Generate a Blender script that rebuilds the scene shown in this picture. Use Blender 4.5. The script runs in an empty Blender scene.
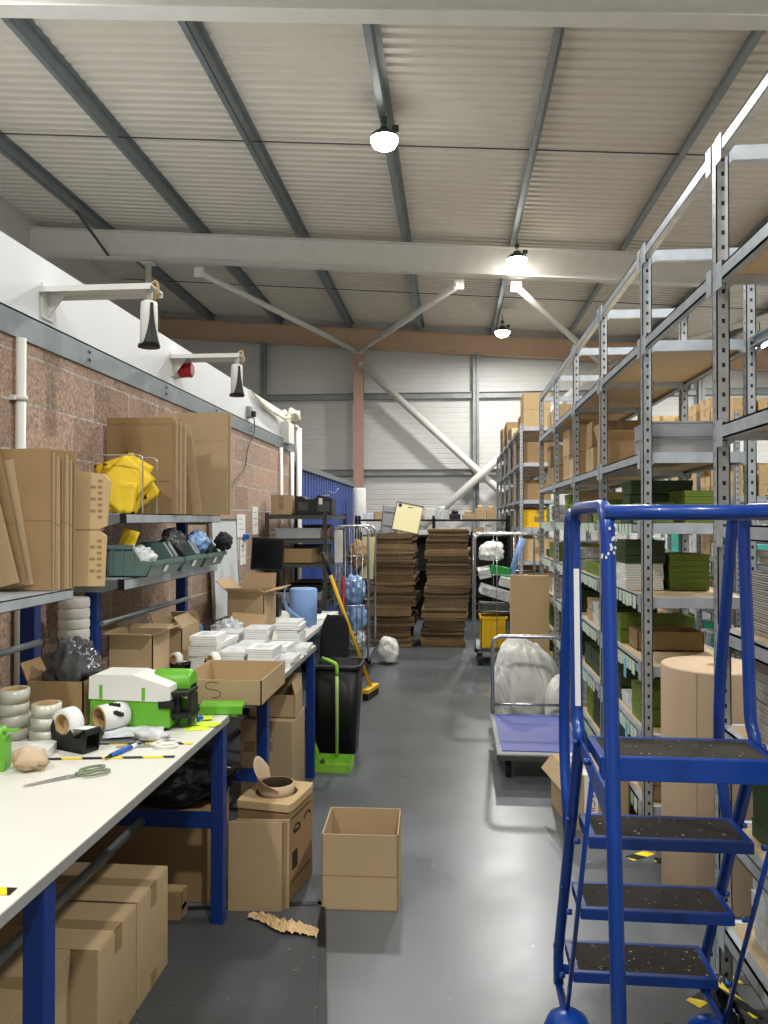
import bpy, bmesh, math, random
from mathutils import Vector, Matrix, Euler, noise

S = bpy.context.scene
C = S.collection
PI = math.pi

# ---------------------------------------------------------------- camera
cd = bpy.data.cameras.new('camera')
cam = bpy.data.objects.new('camera', cd)
C.objects.link(cam)
cd.sensor_fit = 'HORIZONTAL'
cd.sensor_width = 36.0
cd.lens = 36.0 * 769 / 768
cd.clip_end = 100
cd.clip_start = 0.05
cam.location = (0, 0, 1.55)
cam.rotation_euler = (math.radians(90.6), 0, math.atan(69 / 769))
S.camera = cam

# ---------------------------------------------------------------- world, lamps, exposure
w = bpy.data.worlds.new('world')
S.world = w
w.use_nodes = True
w.node_tree.nodes['Background'].inputs[0].default_value = (0.55, 0.62, 0.7, 1)
w.node_tree.nodes['Background'].inputs[1].default_value = 0.15
S.view_settings.view_transform = 'Standard'
S.view_settings.look = 'None'
S.view_settings.gamma = 1.0
S.view_settings.use_curve_mapping = False
S.view_settings.exposure = -0.12
LAMP_W = 185.0
# (x, y, z, hangs below what) of the high bay lamps; the first four are in the photo
LAMPS = [(-0.74, 8.3, 5.70), (0.97, 11.75, 5.50), (1.02, 16.0, 5.44), (5.9, 15.4, 4.98),
         (-2.42, -1.2, 5.85), (0.95, -0.6, 5.60), (4.3, 8.0, 5.35), (2.62, 3.2, 5.5), (-4.1, 5.0, 5.95)]  # out of view, places assumed; tall rack one added to brighten the left wall


# ---------------------------------------------------------------- materials
def srgb(r, g, b):
    f = lambda c: (c / 255 / 12.92) if c / 255 <= 0.04045 else ((c / 255 + 0.055) / 1.055) ** 2.4
    return (f(r), f(g), f(b), 1)


MATS = {}


def mat(name, rgb, rough=0.6, metal=0.0, var=0.12, scale=6.0, bump=0.0, bscale=60.0, coat=0.0, alpha=1.0, trans=0.0, stretch=None, sheen=0.0):
    if name in MATS:
        return MATS[name]
    m = bpy.data.materials.new(name)
    m.use_nodes = True
    nt = m.node_tree
    b = nt.nodes['Principled BSDF']
    b.inputs['Roughness'].default_value = rough
    b.inputs['Metallic'].default_value = metal
    b.inputs['Coat Weight'].default_value = coat
    b.inputs['Alpha'].default_value = alpha
    b.inputs['Transmission Weight'].default_value = trans
    col = srgb(*rgb)
    tc = nt.nodes.new('ShaderNodeTexCoord')
    src = tc.outputs['Object']
    if stretch:
        mp = nt.nodes.new('ShaderNodeMapping')
        mp.inputs['Scale'].default_value = stretch
        nt.links.new(src, mp.inputs['Vector'])
        src = mp.outputs['Vector']
    n = nt.nodes.new('ShaderNodeTexNoise')
    n.inputs['Scale'].default_value = scale
    n.inputs['Detail'].default_value = 4
    nt.links.new(src, n.inputs['Vector'])
    r = nt.nodes.new('ShaderNodeValToRGB')
    r.color_ramp.elements[0].position = 0.3
    r.color_ramp.elements[1].position = 0.7
    r.color_ramp.elements[0].color = tuple(c * (1 - var) for c in col[:3]) + (1,)
    r.color_ramp.elements[1].color = tuple(min(1, c * (1 + var)) for c in col[:3]) + (1,)
    nt.links.new(n.outputs['Fac'], r.inputs['Fac'])
    nt.links.new(r.outputs['Color'], b.inputs['Base Color'])
    if bump:
        n2 = nt.nodes.new('ShaderNodeTexNoise')
        n2.inputs['Scale'].default_value = bscale
        n2.inputs['Detail'].default_value = 3
        nt.links.new(src, n2.inputs['Vector'])
        bp = nt.nodes.new('ShaderNodeBump')
        bp.inputs['Strength'].default_value = bump
        bp.inputs['Distance'].default_value = 0.01
        nt.links.new(n2.outputs['Fac'], bp.inputs['Height'])
        nt.links.new(bp.outputs['Normal'], b.inputs['Normal'])
    MATS[name] = m
    return m


def emit(name, rgb, strength):
    m = bpy.data.materials.new(name)
    m.use_nodes = True
    nt = m.node_tree
    b = nt.nodes['Principled BSDF']
    b.inputs['Emission Color'].default_value = srgb(*rgb)
    b.inputs['Emission Strength'].default_value = strength
    MATS[name] = m
    return m


def speckle(m, rgb, scale, lo, hi, rough=None):
    """adds pale or dark specks (grit, dirt) of their own to a material"""
    nt = m.node_tree
    b = nt.nodes['Principled BSDF']
    old = b.inputs['Base Color'].links[0].from_socket
    tc = nt.nodes.new('ShaderNodeTexCoord')
    n = nt.nodes.new('ShaderNodeTexNoise')
    n.inputs['Scale'].default_value = scale
    n.inputs['Detail'].default_value = 2
    nt.links.new(tc.outputs['Object'], n.inputs['Vector'])
    mr = nt.nodes.new('ShaderNodeMapRange')
    mr.inputs['From Min'].default_value = lo
    mr.inputs['From Max'].default_value = hi
    nt.links.new(n.outputs['Fac'], mr.inputs['Value'])
    mx = nt.nodes.new('ShaderNodeMixRGB')
    nt.links.new(mr.outputs['Result'], mx.inputs['Fac'])
    nt.links.new(old, mx.inputs['Color1'])
    mx.inputs['Color2'].default_value = srgb(*rgb)
    nt.links.new(mx.outputs['Color'], b.inputs['Base Color'])
    return m


CARD = mat('cardboard', (180, 155, 119), 0.85, var=0.06, scale=3, bump=0.05, bscale=30)
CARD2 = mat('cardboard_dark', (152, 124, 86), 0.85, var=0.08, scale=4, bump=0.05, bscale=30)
CARD3 = mat('cardboard_pale', (198, 170, 126), 0.85, var=0.06, scale=4)
TAPE = mat('brown_tape', (154, 130, 94), 0.35, var=0.05)
CARDIN = mat('cardboard_inside', (176, 140, 96), 0.9, var=0.05)
KRAFT = mat('kraft_paper', (203, 178, 148), 0.8, var=0.04, scale=3)
PAPER = mat('white_paper', (232, 232, 228), 0.7, var=0.02)
PAPER2 = mat('white_print', (205, 208, 210), 0.6, var=0.25, scale=30)
LAM = mat('white_laminate', (226, 224, 214), 0.35, var=0.03, scale=4)
EDGE = mat('grey_edge', (150, 150, 146), 0.5)
BLUE = mat('blue_paint', (8, 60, 146), 0.32, var=0.06, coat=0.3)
NAVY = mat('navy_paint', (12, 50, 122), 0.4, var=0.06)
GALV = mat('galvanised', (190, 198, 206), 0.42, metal=0.45, var=0.12, scale=14)
GALV2 = mat('galvanised_dull', (128, 136, 140), 0.5, metal=0.5, var=0.12, scale=9)
CHROME = mat('bright_steel', (190, 192, 192), 0.25, metal=0.85, var=0.05)
DKGREY = mat('dark_grey_steel', (72, 74, 70), 0.5, metal=0.2)
BLACK = mat('black_plastic', (16, 17, 18), 0.5, var=0.15)
BLACKF = mat('black_fabric', (20, 20, 22), 0.9, var=0.2, bump=0.2)
WHITE = mat('white_plastic', (228, 228, 222), 0.4, var=0.03)
GREEN = mat('bright_green_plastic', (104, 178, 48), 0.38, var=0.05)
LIME = mat('lime_green_plastic', (140, 198, 66), 0.4, var=0.05)
OLIVE = mat('olive_green_board', (108, 128, 40), 0.6, var=0.12)
DKGREEN = mat('dark_green_board', (44, 66, 26), 0.6, var=0.15)
BINGREEN = mat('grey_green_plastic', (96, 120, 116), 0.4, var=0.06)
YELLOW = mat('yellow_paper', (240, 204, 46), 0.6, var=0.05)
YELLOWP = mat('yellow_plastic', (236, 190, 20), 0.4, var=0.05)
PALEBLUE = mat('pale_blue_paper', (130, 164, 216), 0.7, var=0.05)
BAGBLUE = mat('pale_blue_film', (140, 176, 226), 0.3, var=0.25, scale=12)
BAGWHITE = mat('white_sack', (216, 215, 208), 0.5, var=0.05, bump=0.35, bscale=14)
FILM = mat('clear_film', (196, 200, 204), 0.18, var=0.3, scale=25)
BAGBLACK = mat('black_film', (24, 26, 30), 0.22, var=0.3, bump=0.6, bscale=22)
DARKFILM = mat('dark_grey_film', (70, 70, 72), 0.2, var=0.5, scale=20, bump=0.5, bscale=25)
RED = mat('red_plastic', (178, 24, 30), 0.3)
REDINK = mat('red_ink', (176, 40, 44), 0.6)
INK = mat('black_ink', (40, 32, 26), 0.7)
CREAM = mat('cream_panel', (234, 224, 176), 0.5, var=0.04)
GREYBOARD = mat('grey_card', (150, 152, 156), 0.6, var=0.05)
OLDCARD = mat('old_cardboard', (122, 98, 68), 0.9, var=0.12, scale=8)
CHIP = mat('chipboard', (214, 190, 154), 0.75, var=0.1, scale=40)
PURLIN = mat('purlin_steel', (132, 140, 144), 0.5, metal=0.45, var=0.1)
RAFTER = mat('rafter_paint', (214, 212, 206), 0.6, var=0.04)
RAFTERB = mat('beige_beam_paint', (198, 168, 140), 0.6, var=0.05)
COLUMN = mat('column_paint', (190, 152, 138), 0.6, var=0.05)
BRACE = mat('white_tube_paint', (216, 214, 206), 0.5, var=0.04)
ROOF = mat('roof_liner', (214, 208, 196), 0.42, var=0.03, scale=1.5)
CLAD = mat('cladding_liner', (208, 207, 203), 0.5, var=0.03, scale=1.2)
PANELW = mat('white_wall_panel', (224, 226, 228), 0.45, var=0.02, scale=1.5)
RAIL = mat('cladding_rail', (140, 143, 142), 0.5, metal=0.3)
BLUECLAD = mat('blue_cladding', (46, 70, 140), 0.5, var=0.06)
TAPECLEAR = mat('clear_tape_roll', (206, 204, 190), 0.2, var=0.06, coat=0.4)
CORE = mat('card_core', (176, 146, 96), 0.8)
TEAL = mat('teal_box', (70, 190, 175), 0.5)
BLUEP = mat('blue_plastic', (30, 92, 180), 0.4)
GREENBOX = mat('green_card', (40, 150, 70), 0.6)
SILVER = mat('silver_bag', (104, 106, 110), 0.35, metal=0.3, var=0.3, scale=14)
STICKY = mat('lime_note', (214, 240, 50), 0.7)
WIRE = mat('wire', (196, 196, 190), 0.3, metal=0.7)
DOTS = WHITE
CABLEM = mat('grey_cable', (70, 72, 74), 0.6)
PALETAG = mat('pale_green_tag', (206, 226, 208), 0.6, var=0.1, scale=40)
BLUETAG = mat('pale_blue_tag', (120, 190, 225), 0.6)
DECKBLUE = speckle(mat('blue_rubber_deck', (74, 84, 160), 0.55, var=0.06), (150, 150, 190), 40, 0.72, 0.78)
TREAD = speckle(mat('black_tread', (52, 46, 38), 0.9, var=0.3, scale=160, bump=0.4, bscale=260), (215, 205, 185), 90, 0.69, 0.73)
MAT = speckle(mat('rubber_mat', (66, 67, 68), 0.8, var=0.15, scale=3, bump=0.3, bscale=200), (160, 160, 155), 60, 0.74, 0.78)
HAZ = None


def floor_mat():
    m = mat('floor_paint', (90, 94, 97), 0.22, var=0.05, scale=1.1)
    nt = m.node_tree
    b = nt.nodes['Principled BSDF']
    tc = nt.nodes.new('ShaderNodeTexCoord')
    n = nt.nodes.new('ShaderNodeTexNoise')
    n.inputs['Scale'].default_value = 2.5
    n.inputs['Detail'].default_value = 8
    nt.links.new(tc.outputs['Object'], n.inputs['Vector'])
    mr = nt.nodes.new('ShaderNodeMapRange')
    mr.inputs['To Min'].default_value = 0.2
    mr.inputs['To Max'].default_value = 0.42
    nt.links.new(n.outputs['Fac'], mr.inputs['Value'])
    nt.links.new(mr.outputs['Result'], b.inputs['Roughness'])
    bp = nt.nodes.new('ShaderNodeBump')
    bp.inputs['Strength'].default_value = 0.06
    nt.links.new(n.outputs['Fac'], bp.inputs['Height'])
    nt.links.new(bp.outputs['Normal'], b.inputs['Normal'])
    return speckle(m, (170, 172, 172), 30, 0.74, 0.8)


FLOOR = floor_mat()


def block_mat():
    m = bpy.data.materials.new('block_wall')
    m.use_nodes = True
    nt = m.node_tree
    b = nt.nodes['Principled BSDF']
    b.inputs['Roughness'].default_value = 0.95
    tc = nt.nodes.new('ShaderNodeTexCoord')
    sp = nt.nodes.new('ShaderNodeSeparateXYZ')
    nt.links.new(tc.outputs['Object'], sp.inputs[0])
    ay = nt.nodes.new('ShaderNodeMath'); ay.operation = 'ADD'; ay.inputs[1].default_value = 0.265 + 4.3
    az = nt.nodes.new('ShaderNodeMath'); az.operation = 'ADD'; az.inputs[1].default_value = 0.046
    nt.links.new(sp.outputs['Y'], ay.inputs[0]); nt.links.new(sp.outputs['Z'], az.inputs[0])
    cb = nt.nodes.new('ShaderNodeCombineXYZ')
    nt.links.new(ay.outputs[0], cb.inputs['X']); nt.links.new(az.outputs[0], cb.inputs['Y'])
    br = nt.nodes.new('ShaderNodeTexBrick')
    br.inputs['Scale'].default_value = 1
    br.inputs['Brick Width'].default_value = 0.43
    br.inputs['Row Height'].default_value = 0.2105
    br.inputs['Mortar Size'].default_value = 0.006
    br.inputs['Mortar Smooth'].default_value = 0.3
    br.inputs['Color1'].default_value = srgb(188, 160, 141)
    br.inputs['Color2'].default_value = srgb(163, 137, 119)
    br.inputs['Mortar'].default_value = srgb(192, 184, 174)
    nt.links.new(cb.outputs[0], br.inputs['Vector'])
    n = nt.nodes.new('ShaderNodeTexNoise'); n.inputs['Scale'].default_value = 70; n.inputs['Detail'].default_value = 3
    nt.links.new(tc.outputs['Object'], n.inputs['Vector'])
    mr = nt.nodes.new('ShaderNodeMapRange')
    mr.inputs['From Min'].default_value = 0.3; mr.inputs['From Max'].default_value = 0.7
    mr.inputs['To Min'].default_value = 0.55; mr.inputs['To Max'].default_value = 1.25
    nt.links.new(n.outputs['Fac'], mr.inputs['Value'])
    mx = nt.nodes.new('ShaderNodeMixRGB'); mx.blend_type = 'MULTIPLY'; mx.inputs['Fac'].default_value = 1
    nt.links.new(br.outputs['Color'], mx.inputs['Color1']); nt.links.new(mr.outputs['Result'], mx.inputs['Color2'])
    nt.links.new(mx.outputs['Color'], b.inputs['Base Color'])
    bp = nt.nodes.new('ShaderNodeBump'); bp.inputs['Strength'].default_value = 0.5; bp.inputs['Distance'].default_value = 0.01
    ad = nt.nodes.new('ShaderNodeMath'); ad.operation = 'MULTIPLY_ADD'; ad.inputs[1].default_value = -1.5
    nt.links.new(br.outputs['Fac'], ad.inputs[0]); nt.links.new(n.outputs['Fac'], ad.inputs[2])
    nt.links.new(ad.outputs[0], bp.inputs['Height']); nt.links.new(bp.outputs['Normal'], b.inputs['Normal'])
    return m


BLOCK = block_mat()


def hole_mat(name, rgb):
    """galvanised upright with its punched slots every 50 mm, seen on every face"""
    m = mat(name, rgb, 0.42, metal=0.5, var=0.12, scale=14)
    nt = m.node_tree
    b = nt.nodes['Principled BSDF']
    old = b.inputs['Base Color'].links[0].from_socket
    N = lambda op, a=None, v=None, c=None: mk(nt, op, a, v, c)
    tc = nt.nodes.new('ShaderNodeTexCoord')
    sp = nt.nodes.new('ShaderNodeSeparateXYZ')
    nt.links.new(tc.outputs['Object'], sp.inputs[0])
    fz = N('FRACT', N('MULTIPLY', sp.outputs['Z'], 20.0))
    inz = N('MULTIPLY', N('GREATER_THAN', fz, 0.34), N('LESS_THAN', fz, 0.64))
    ax = N('LESS_THAN', N('ABSOLUTE', N('SUBTRACT', sp.outputs['X'], 0.0225)), 0.0055)
    ay = N('LESS_THAN', N('ABSOLUTE', N('SUBTRACT', sp.outputs['Y'], 0.0235)), 0.003)
    geo = nt.nodes.new('ShaderNodeNewGeometry')
    sn = nt.nodes.new('ShaderNodeSeparateXYZ')
    nt.links.new(geo.outputs['Normal'], sn.inputs[0])
    fx = N('MULTIPLY', ax, N('GREATER_THAN', N('ABSOLUTE', sn.outputs['Y']), 0.7))
    fy = N('MULTIPLY', ay, N('GREATER_THAN', N('ABSOLUTE', sn.outputs['X']), 0.7))
    fac = N('MULTIPLY', N('MAXIMUM', fx, fy), inz)
    mx = nt.nodes.new('ShaderNodeMixRGB')
    nt.links.new(fac, mx.inputs['Fac'])
    nt.links.new(old, mx.inputs['Color1'])
    mx.inputs['Color2'].default_value = srgb(24, 25, 26)
    nt.links.new(mx.outputs['Color'], b.inputs['Base Color'])
    inv = N('SUBTRACT', 1.0, fac)
    nt.links.new(N('MULTIPLY', inv, 0.5), b.inputs['Metallic'])
    return m


def mk(nt, op, a, v=None, c=None):
    n = nt.nodes.new('ShaderNodeMath')
    n.operation = op
    for i, s in enumerate((a, v, c)):
        if s is None:
            continue
        if isinstance(s, (int, float)):
            n.inputs[i].default_value = s
        else:
            nt.links.new(s, n.inputs[i])
    return n.outputs[0]


POST = hole_mat('punched_upright', (184, 190, 194))


def stripe_mat(name, c1, c2, period, angle=45.0, axis='XY', rough=0.5):
    m = mat(name, c1, rough, var=0.03)
    nt = m.node_tree
    b = nt.nodes['Principled BSDF']
    tc = nt.nodes.new('ShaderNodeTexCoord')
    sp = nt.nodes.new('ShaderNodeSeparateXYZ')
    nt.links.new(tc.outputs['Object'], sp.inputs[0])
    a = math.radians(angle)
    s = mk(nt, 'ADD', mk(nt, 'MULTIPLY', sp.outputs[axis[0]], math.cos(a) / period), mk(nt, 'MULTIPLY', sp.outputs[axis[1]], math.sin(a) / period))
    f = mk(nt, 'GREATER_THAN', mk(nt, 'FRACT', s), 0.5)
    mx = nt.nodes.new('ShaderNodeMixRGB')
    nt.links.new(f, mx.inputs['Fac'])
    mx.inputs['Color1'].default_value = srgb(*c1)
    mx.inputs['Color2'].default_value = srgb(*c2)
    nt.links.new(mx.outputs['Color'], b.inputs['Base Color'])
    return m


HAZ = stripe_mat('hazard_tape', (240, 214, 40), (26, 26, 26), 0.11, 30)
LEAVES = stripe_mat('page_edges', (238, 238, 234), (206, 207, 206), 0.012, 90, 'XZ', 0.7)
BOOKS = stripe_mat('magazine_edges', (196, 194, 186), (104, 100, 94), 0.008, 90, 'XZ', 0.6)
CORRUG = stripe_mat('flat_carton_edges', (124, 100, 70), (70, 54, 37), 0.009, 90, 'XZ', 0.9)
PRINTS = stripe_mat('printed_label', (235, 235, 230), (70, 72, 74), 0.009, 90, 'XZ', 0.6)
VSTRIPE = stripe_mat('carton_edge_layers', (176, 140, 98), (96, 74, 50), 0.008, 0, 'XY', 0.9)


# ---------------------------------------------------------------- mesh helper
class MB:
    def __init__(s):
        s.bm = bmesh.new()
        s.mi = 0

    def _faces(s, vs, fs, smooth=False):
        out = []
        for f in fs:
            try:
                q = s.bm.faces.new([vs[i] for i in f])
                q.material_index = s.mi
                q.smooth = smooth
                out.append(q)
            except ValueError:
                pass
        return out

    def verts(s, pts, M=None):
        return [s.bm.verts.new(M @ Vector(p) if M else p) for p in pts]

    def box(s, c, d, rot=None, bev=0.0):
        x, y, z = (k / 2 for k in d)
        M = Matrix.Translation(c)
        if rot:
            M = M @ Euler(rot).to_matrix().to_4x4()
        P = [(-x, -y, -z), (x, -y, -z), (x, y, -z), (-x, y, -z), (-x, -y, z), (x, -y, z), (x, y, z), (-x, y, z)]
        vs = s.verts(P, M)
        fs = s._faces(vs, [(3, 2, 1, 0), (4, 5, 6, 7), (0, 1, 5, 4), (1, 2, 6, 5), (2, 3, 7, 6), (3, 0, 4, 7)])
        if bev:
            es = list({e for f in fs for e in f.edges})
            r = bmesh.ops.bevel(s.bm, geom=es, offset=bev, segments=2, affect='EDGES', profile=0.6)
            for f in r['faces']:
                f.material_index = s.mi
        return s

    def bb(s, x0, x1, y0, y1, z0, z1, bev=0.0):
        return s.box(((x0 + x1) / 2, (y0 + y1) / 2, (z0 + z1) / 2), (x1 - x0, y1 - y0, z1 - z0), None, bev)

    def tube(s, pts, r, seg=10, closed=False):
        pts = [Vector(p) for p in pts]
        n = len(pts)
        rings = []
        up = Vector((0, 0, 1))
        prev = None
        for i, p in enumerate(pts):
            a = pts[i - 1] if (i > 0 or closed) else p
            b = pts[(i + 1) % n] if (i < n - 1 or closed) else p
            t = (b - a).normalized()
            if prev is None:
                u = t.cross(up)
                if u.length < 1e-3:
                    u = t.cross(Vector((1, 0, 0)))
            else:
                u = prev - t * prev.dot(t)
                if u.length < 1e-4:
                    u = t.cross(up)
            u.normalize()
            prev = u
            v = t.cross(u)
            rr = r[i] if isinstance(r, (list, tuple)) else r
            rings.append(s.verts([p + (u * math.cos(k * 2 * PI / seg) + v * math.sin(k * 2 * PI / seg)) * rr for k in range(seg)]))
        m = n if closed else n - 1
        for i in range(m):
            A, B = rings[i], rings[(i + 1) % n]
            for k in range(seg):
                j = (k + 1) % seg
                s._faces([A[k], A[j], B[j], B[k]], [(0, 1, 2, 3)], True)
        if not closed:
            s._faces(rings[0], [tuple(range(seg))])
            s._faces(rings[-1], [tuple(reversed(range(seg)))])
        return s

    def bar(s, a, b, wx, wz, roll=(0, 0, 1)):
        """rectangular bar from a to b"""
        a, b = Vector(a), Vector(b)
        t = (b - a).normalized()
        u = t.cross(Vector(roll))
        if u.length < 1e-3:
            u = t.cross(Vector((1, 0, 0)))
        u.normalize()
        v = u.cross(t)
        P = []
        for p in (a, b):
            for su, sv in ((-1, -1), (1, -1), (1, 1), (-1, 1)):
                P.append(p + u * su * wx / 2 + v * sv * wz / 2)
        vs = s.verts(P)
        s._faces(vs, [(0, 1, 2, 3), (7, 6, 5, 4), (0, 4, 5, 1), (1, 5, 6, 2), (2, 6, 7, 3), (3, 7, 4, 0)])
        return s

    def lathe(s, prof, c=(0, 0, 0), seg=24, M=None, cap=True):
        T = (M or Matrix()) if M else Matrix.Translation(c)
        rings = []
        for r, z in prof:
            rings.append(s.verts([(r * math.cos(k * 2 * PI / seg), r * math.sin(k * 2 * PI / seg), z) for k in range(seg)], T))
        for i in range(len(rings) - 1):
            for k in range(seg):
                j = (k + 1) % seg
                s._faces([rings[i][k], rings[i][j], rings[i + 1][j], rings[i + 1][k]], [(0, 1, 2, 3)], True)
        if cap:
            s._faces(rings[0], [tuple(reversed(range(seg)))])
            s._faces(rings[-1], [tuple(range(seg))])
        return s

    def prism(s, poly, h0, h1, axis='Z'):
        """poly of 2D points extruded from h0 to h1 along axis"""
        def p3(a, b, h):
            return {'Z': (a, b, h), 'X': (h, a, b), 'Y': (a, h, b)}[axis]
        n = len(poly)
        vs = s.verts([p3(a, b, h0) for a, b in poly] + [p3(a, b, h1) for a, b in poly])
        fs = [tuple(reversed(range(n))), tuple(range(n, 2 * n))]
        fs += [(i, (i + 1) % n, n + (i + 1) % n, n + i) for i in range(n)]
        s._faces(vs, fs)
        return s

    def grid(s, fn, nu, nv, smooth=True):
        R = [[s.bm.verts.new(fn(i / nu, j / nv)) for j in range(nv + 1)] for i in range(nu + 1)]
        for i in range(nu):
            for j in range(nv):
                s._faces([R[i][j], R[i + 1][j], R[i + 1][j + 1], R[i][j + 1]], [(0, 1, 2, 3)], smooth)
        return s

    def blob(s, c, d, amp=0.15, freq=3.0, sub=3, seed=0.0, flat=True, crease=0.0, fold=0.0):
        """crumpled closed lump: bags, sacks, crumpled film"""
        r = bmesh.ops.create_icosphere(s.bm, subdivisions=sub, radius=1.0)
        for v in r['verts']:
            p = v.co.copy()
            q = p * freq + Vector((seed, seed * 1.7, seed * 0.3))
            k = 1 + amp * noise.noise(q) + amp * 0.25 * noise.noise(q * 2.0)
            if crease:
                k += crease * .45 * (abs(noise.noise(q * 0.9)) - 0.2) + crease * 0.22 * (abs(noise.noise(q * 2.1 + Vector((4, 1, 2)))) - 0.2)
            if fold:
                f = Vector((p.x * 5 + p.z * 2, p.y * 5 - p.z * 1.5, p.z * 1.6)) + Vector((seed, 0, 0))
                k += fold * (abs(noise.noise(f)) - .2) + fold * .6 * (abs(noise.noise(f * 2.1)) - .2)
            p = p * k
            if flat and p.z < -0.62:
                p.z = -0.62
            v.co = Vector(c) + Vector((p.x * d[0] / 2, p.y * d[1] / 2, p.z * d[2] / 2))
            for f in v.link_faces:
                f.smooth = True
                f.material_index = s.mi
        return s

    def build(s, name, mats, parent=None, loc=(0, 0, 0), rot=(0, 0, 0), solid=0.0):
        me = bpy.data.meshes.new(name)
        bmesh.ops.recalc_face_normals(s.bm, faces=s.bm.faces)
        s.bm.to_mesh(me)
        s.bm.free()
        for m in (mats if isinstance(mats, (list, tuple)) else [mats]):
            me.materials.append(m)
        o = bpy.data.objects.new(name, me)
        C.objects.link(o)
        o.location = loc
        o.rotation_euler = rot
        if parent:
            o.parent = parent
        if solid:
            md = o.modifiers.new('s', 'SOLIDIFY')
            md.thickness = solid
            md.offset = 0
        return o


def tag(o, label, cat, group=None, kind=None):
    o['label'] = label
    o['category'] = cat
    if group:
        o['group'] = group
    if kind:
        o['kind'] = kind
    return o


def thing(name, label, cat, loc=(0, 0, 0), rz=0.0, group=None):
    o = bpy.data.objects.new(name, None)
    C.objects.link(o)
    o.location = loc
    o.rotation_euler = (0, 0, rz)
    return tag(o, label, cat, group)


def struct(name, mb, m, label=None, cat=None, **k):
    o = mb.build(name, m, **k)
    o['kind'] = 'structure'
    if label:
        o['label'] = label
    if cat:
        o['category'] = cat
    return o


def dup(root, loc, rz, label, group=None):
    r = root.copy()
    C.objects.link(r)
    r.location = loc
    r.rotation_euler = (0, 0, rz)
    r['label'] = label
    if group:
        r['group'] = group
    for ch in list(root.children):
        c = ch.copy()
        C.objects.link(c)
        c.parent = r
        for g in list(ch.children):
            d = g.copy()
            C.objects.link(d)
            d.parent = c
    return r


def fillet(pts, r, n=5):
    """rounded polyline"""
    pts = [Vector(p) for p in pts]
    out = [pts[0]]
    for i in range(1, len(pts) - 1):
        a, b, c = pts[i - 1], pts[i], pts[i + 1]
        d1, d2 = (a - b), (c - b)
        k = min(r, d1.length * 0.48, d2.length * 0.48)
        p, q = b + d1.normalized() * k, b + d2.normalized() * k
        for j in range(n + 1):
            t = j / n
            out.append(p * (1 - t) ** 2 + b * 2 * t * (1 - t) + q * t * t)
    out.append(pts[-1])
    return out


def text(name, body, size, m, parent, loc, rot):
    cu = bpy.data.curves.new(name, 'FONT')
    cu.body = body
    cu.size = size
    cu.extrude = 0.0006
    cu.align_x = 'CENTER'
    cu.align_y = 'CENTER'
    tmp = bpy.data.objects.new(name, cu)
    C.objects.link(tmp)
    me = bpy.data.meshes.new_from_object(tmp.evaluated_get(bpy.context.evaluated_depsgraph_get()))
    bpy.data.objects.remove(tmp)
    me.materials.clear()
    me.materials.append(m)
    o = bpy.data.objects.new(name, me)
    C.objects.link(o)
    o.location = loc
    o.rotation_euler = rot
    o.parent = parent
    return o


ORD = ['first', 'second', 'third', 'fourth', 'fifth', 'sixth', 'seventh', 'eighth', 'ninth', 'tenth', 'eleventh', 'twelfth', 'thirteenth']

# ================================================================ THE SETTING
X0, X1, Y0, Y1 = -7.0, 7.5, -4.0, 18.15
SL = 0.0745                                     # fall of the roof towards the right
zr = lambda x: 5.43 - SL * x                    # underside of rafters
zt = lambda x: zr(x) + 0.45                      # top of rafters = underside of purlins
zs = lambda x: zt(x) + 0.18                     # roof sheet

struct('floor', MB().bb(X0 - .2, X1 + .2, Y0 - .2, Y1 + .2, -0.1, 0), FLOOR)

# roof liner, ribs running across the building
m = MB()
prof, y, p = [], Y0 - .2, 0.15
while y < Y1 + .3:
    prof += [(y, 0), (y + p * .42, 0), (y + p * .54, .022), (y + p * .88, .022)]
    y += p
xa, xb = X0 - .2, X1 + .2
A = m.verts([(xa, yy, zs(xa) + dz) for yy, dz in prof])
B = m.verts([(xb, yy, zs(xb) + dz) for yy, dz in prof])
for i in range(len(prof) - 1):
    m._faces([A[i], A[i + 1], B[i + 1], B[i]], [(0, 1, 2, 3)])
m._faces(m.verts([(xa, Y0 - .2, zs(xa) + .12), (xb, Y0 - .2, zs(xb) + .12), (xb, Y1 + .3, zs(xb) + .12), (xa, Y1 + .3, zs(xa) + .12)]), [(0, 1, 2, 3)])
struct('ceiling', m, ROOF)


def clad(name, a, b, h, out, pitch=0.12, d=0.006, mt=CLAD, vertical=False, z0=0.0):
    """profiled wall sheet standing from a to b (x, y), out = its inner normal"""
    m = MB()
    a, b, n = Vector(a), Vector(b), Vector(out)
    if vertical:
        L = (b - a).length
        t = (b - a) / L
        pr, s = [], 0.0
        while s < L - pitch:
            pr += [(s, 0), (s + pitch * .6, 0), (s + pitch * .68, d), (s + pitch * .92, d)]
            s += pitch
        pr.append((L, 0))
        lo = m.verts([tuple(a + t * s_ - n * q) + (z0,) for s_, q in pr])
        hi = m.verts([tuple(a + t * s_ - n * q) + (h,) for s_, q in pr])
    else:
        pr, s = [], z0
        while s < h - pitch:
            pr += [(s, 0), (s + pitch * .82, 0), (s + pitch * .86, d), (s + pitch * .96, d)]
            s += pitch
        pr.append((h, 0))
        lo = m.verts([tuple(a - n * q) + (z,) for z, q in pr])
        hi = m.verts([tuple(b - n * q) + (z,) for z, q in pr])
    for i in range(len(pr) - 1):
        m._faces([lo[i], lo[i + 1], hi[i + 1], hi[i]], [(0, 1, 2, 3)])
    back = [(a - n * .06), (b - n * .06)]
    m._faces(m.verts([tuple(back[0]) + (z0,), tuple(back[1]) + (z0,), tuple(back[1]) + (h,), tuple(back[0]) + (h,)]), [(0, 1, 2, 3)])
    return struct(name, m, mt)


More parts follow.
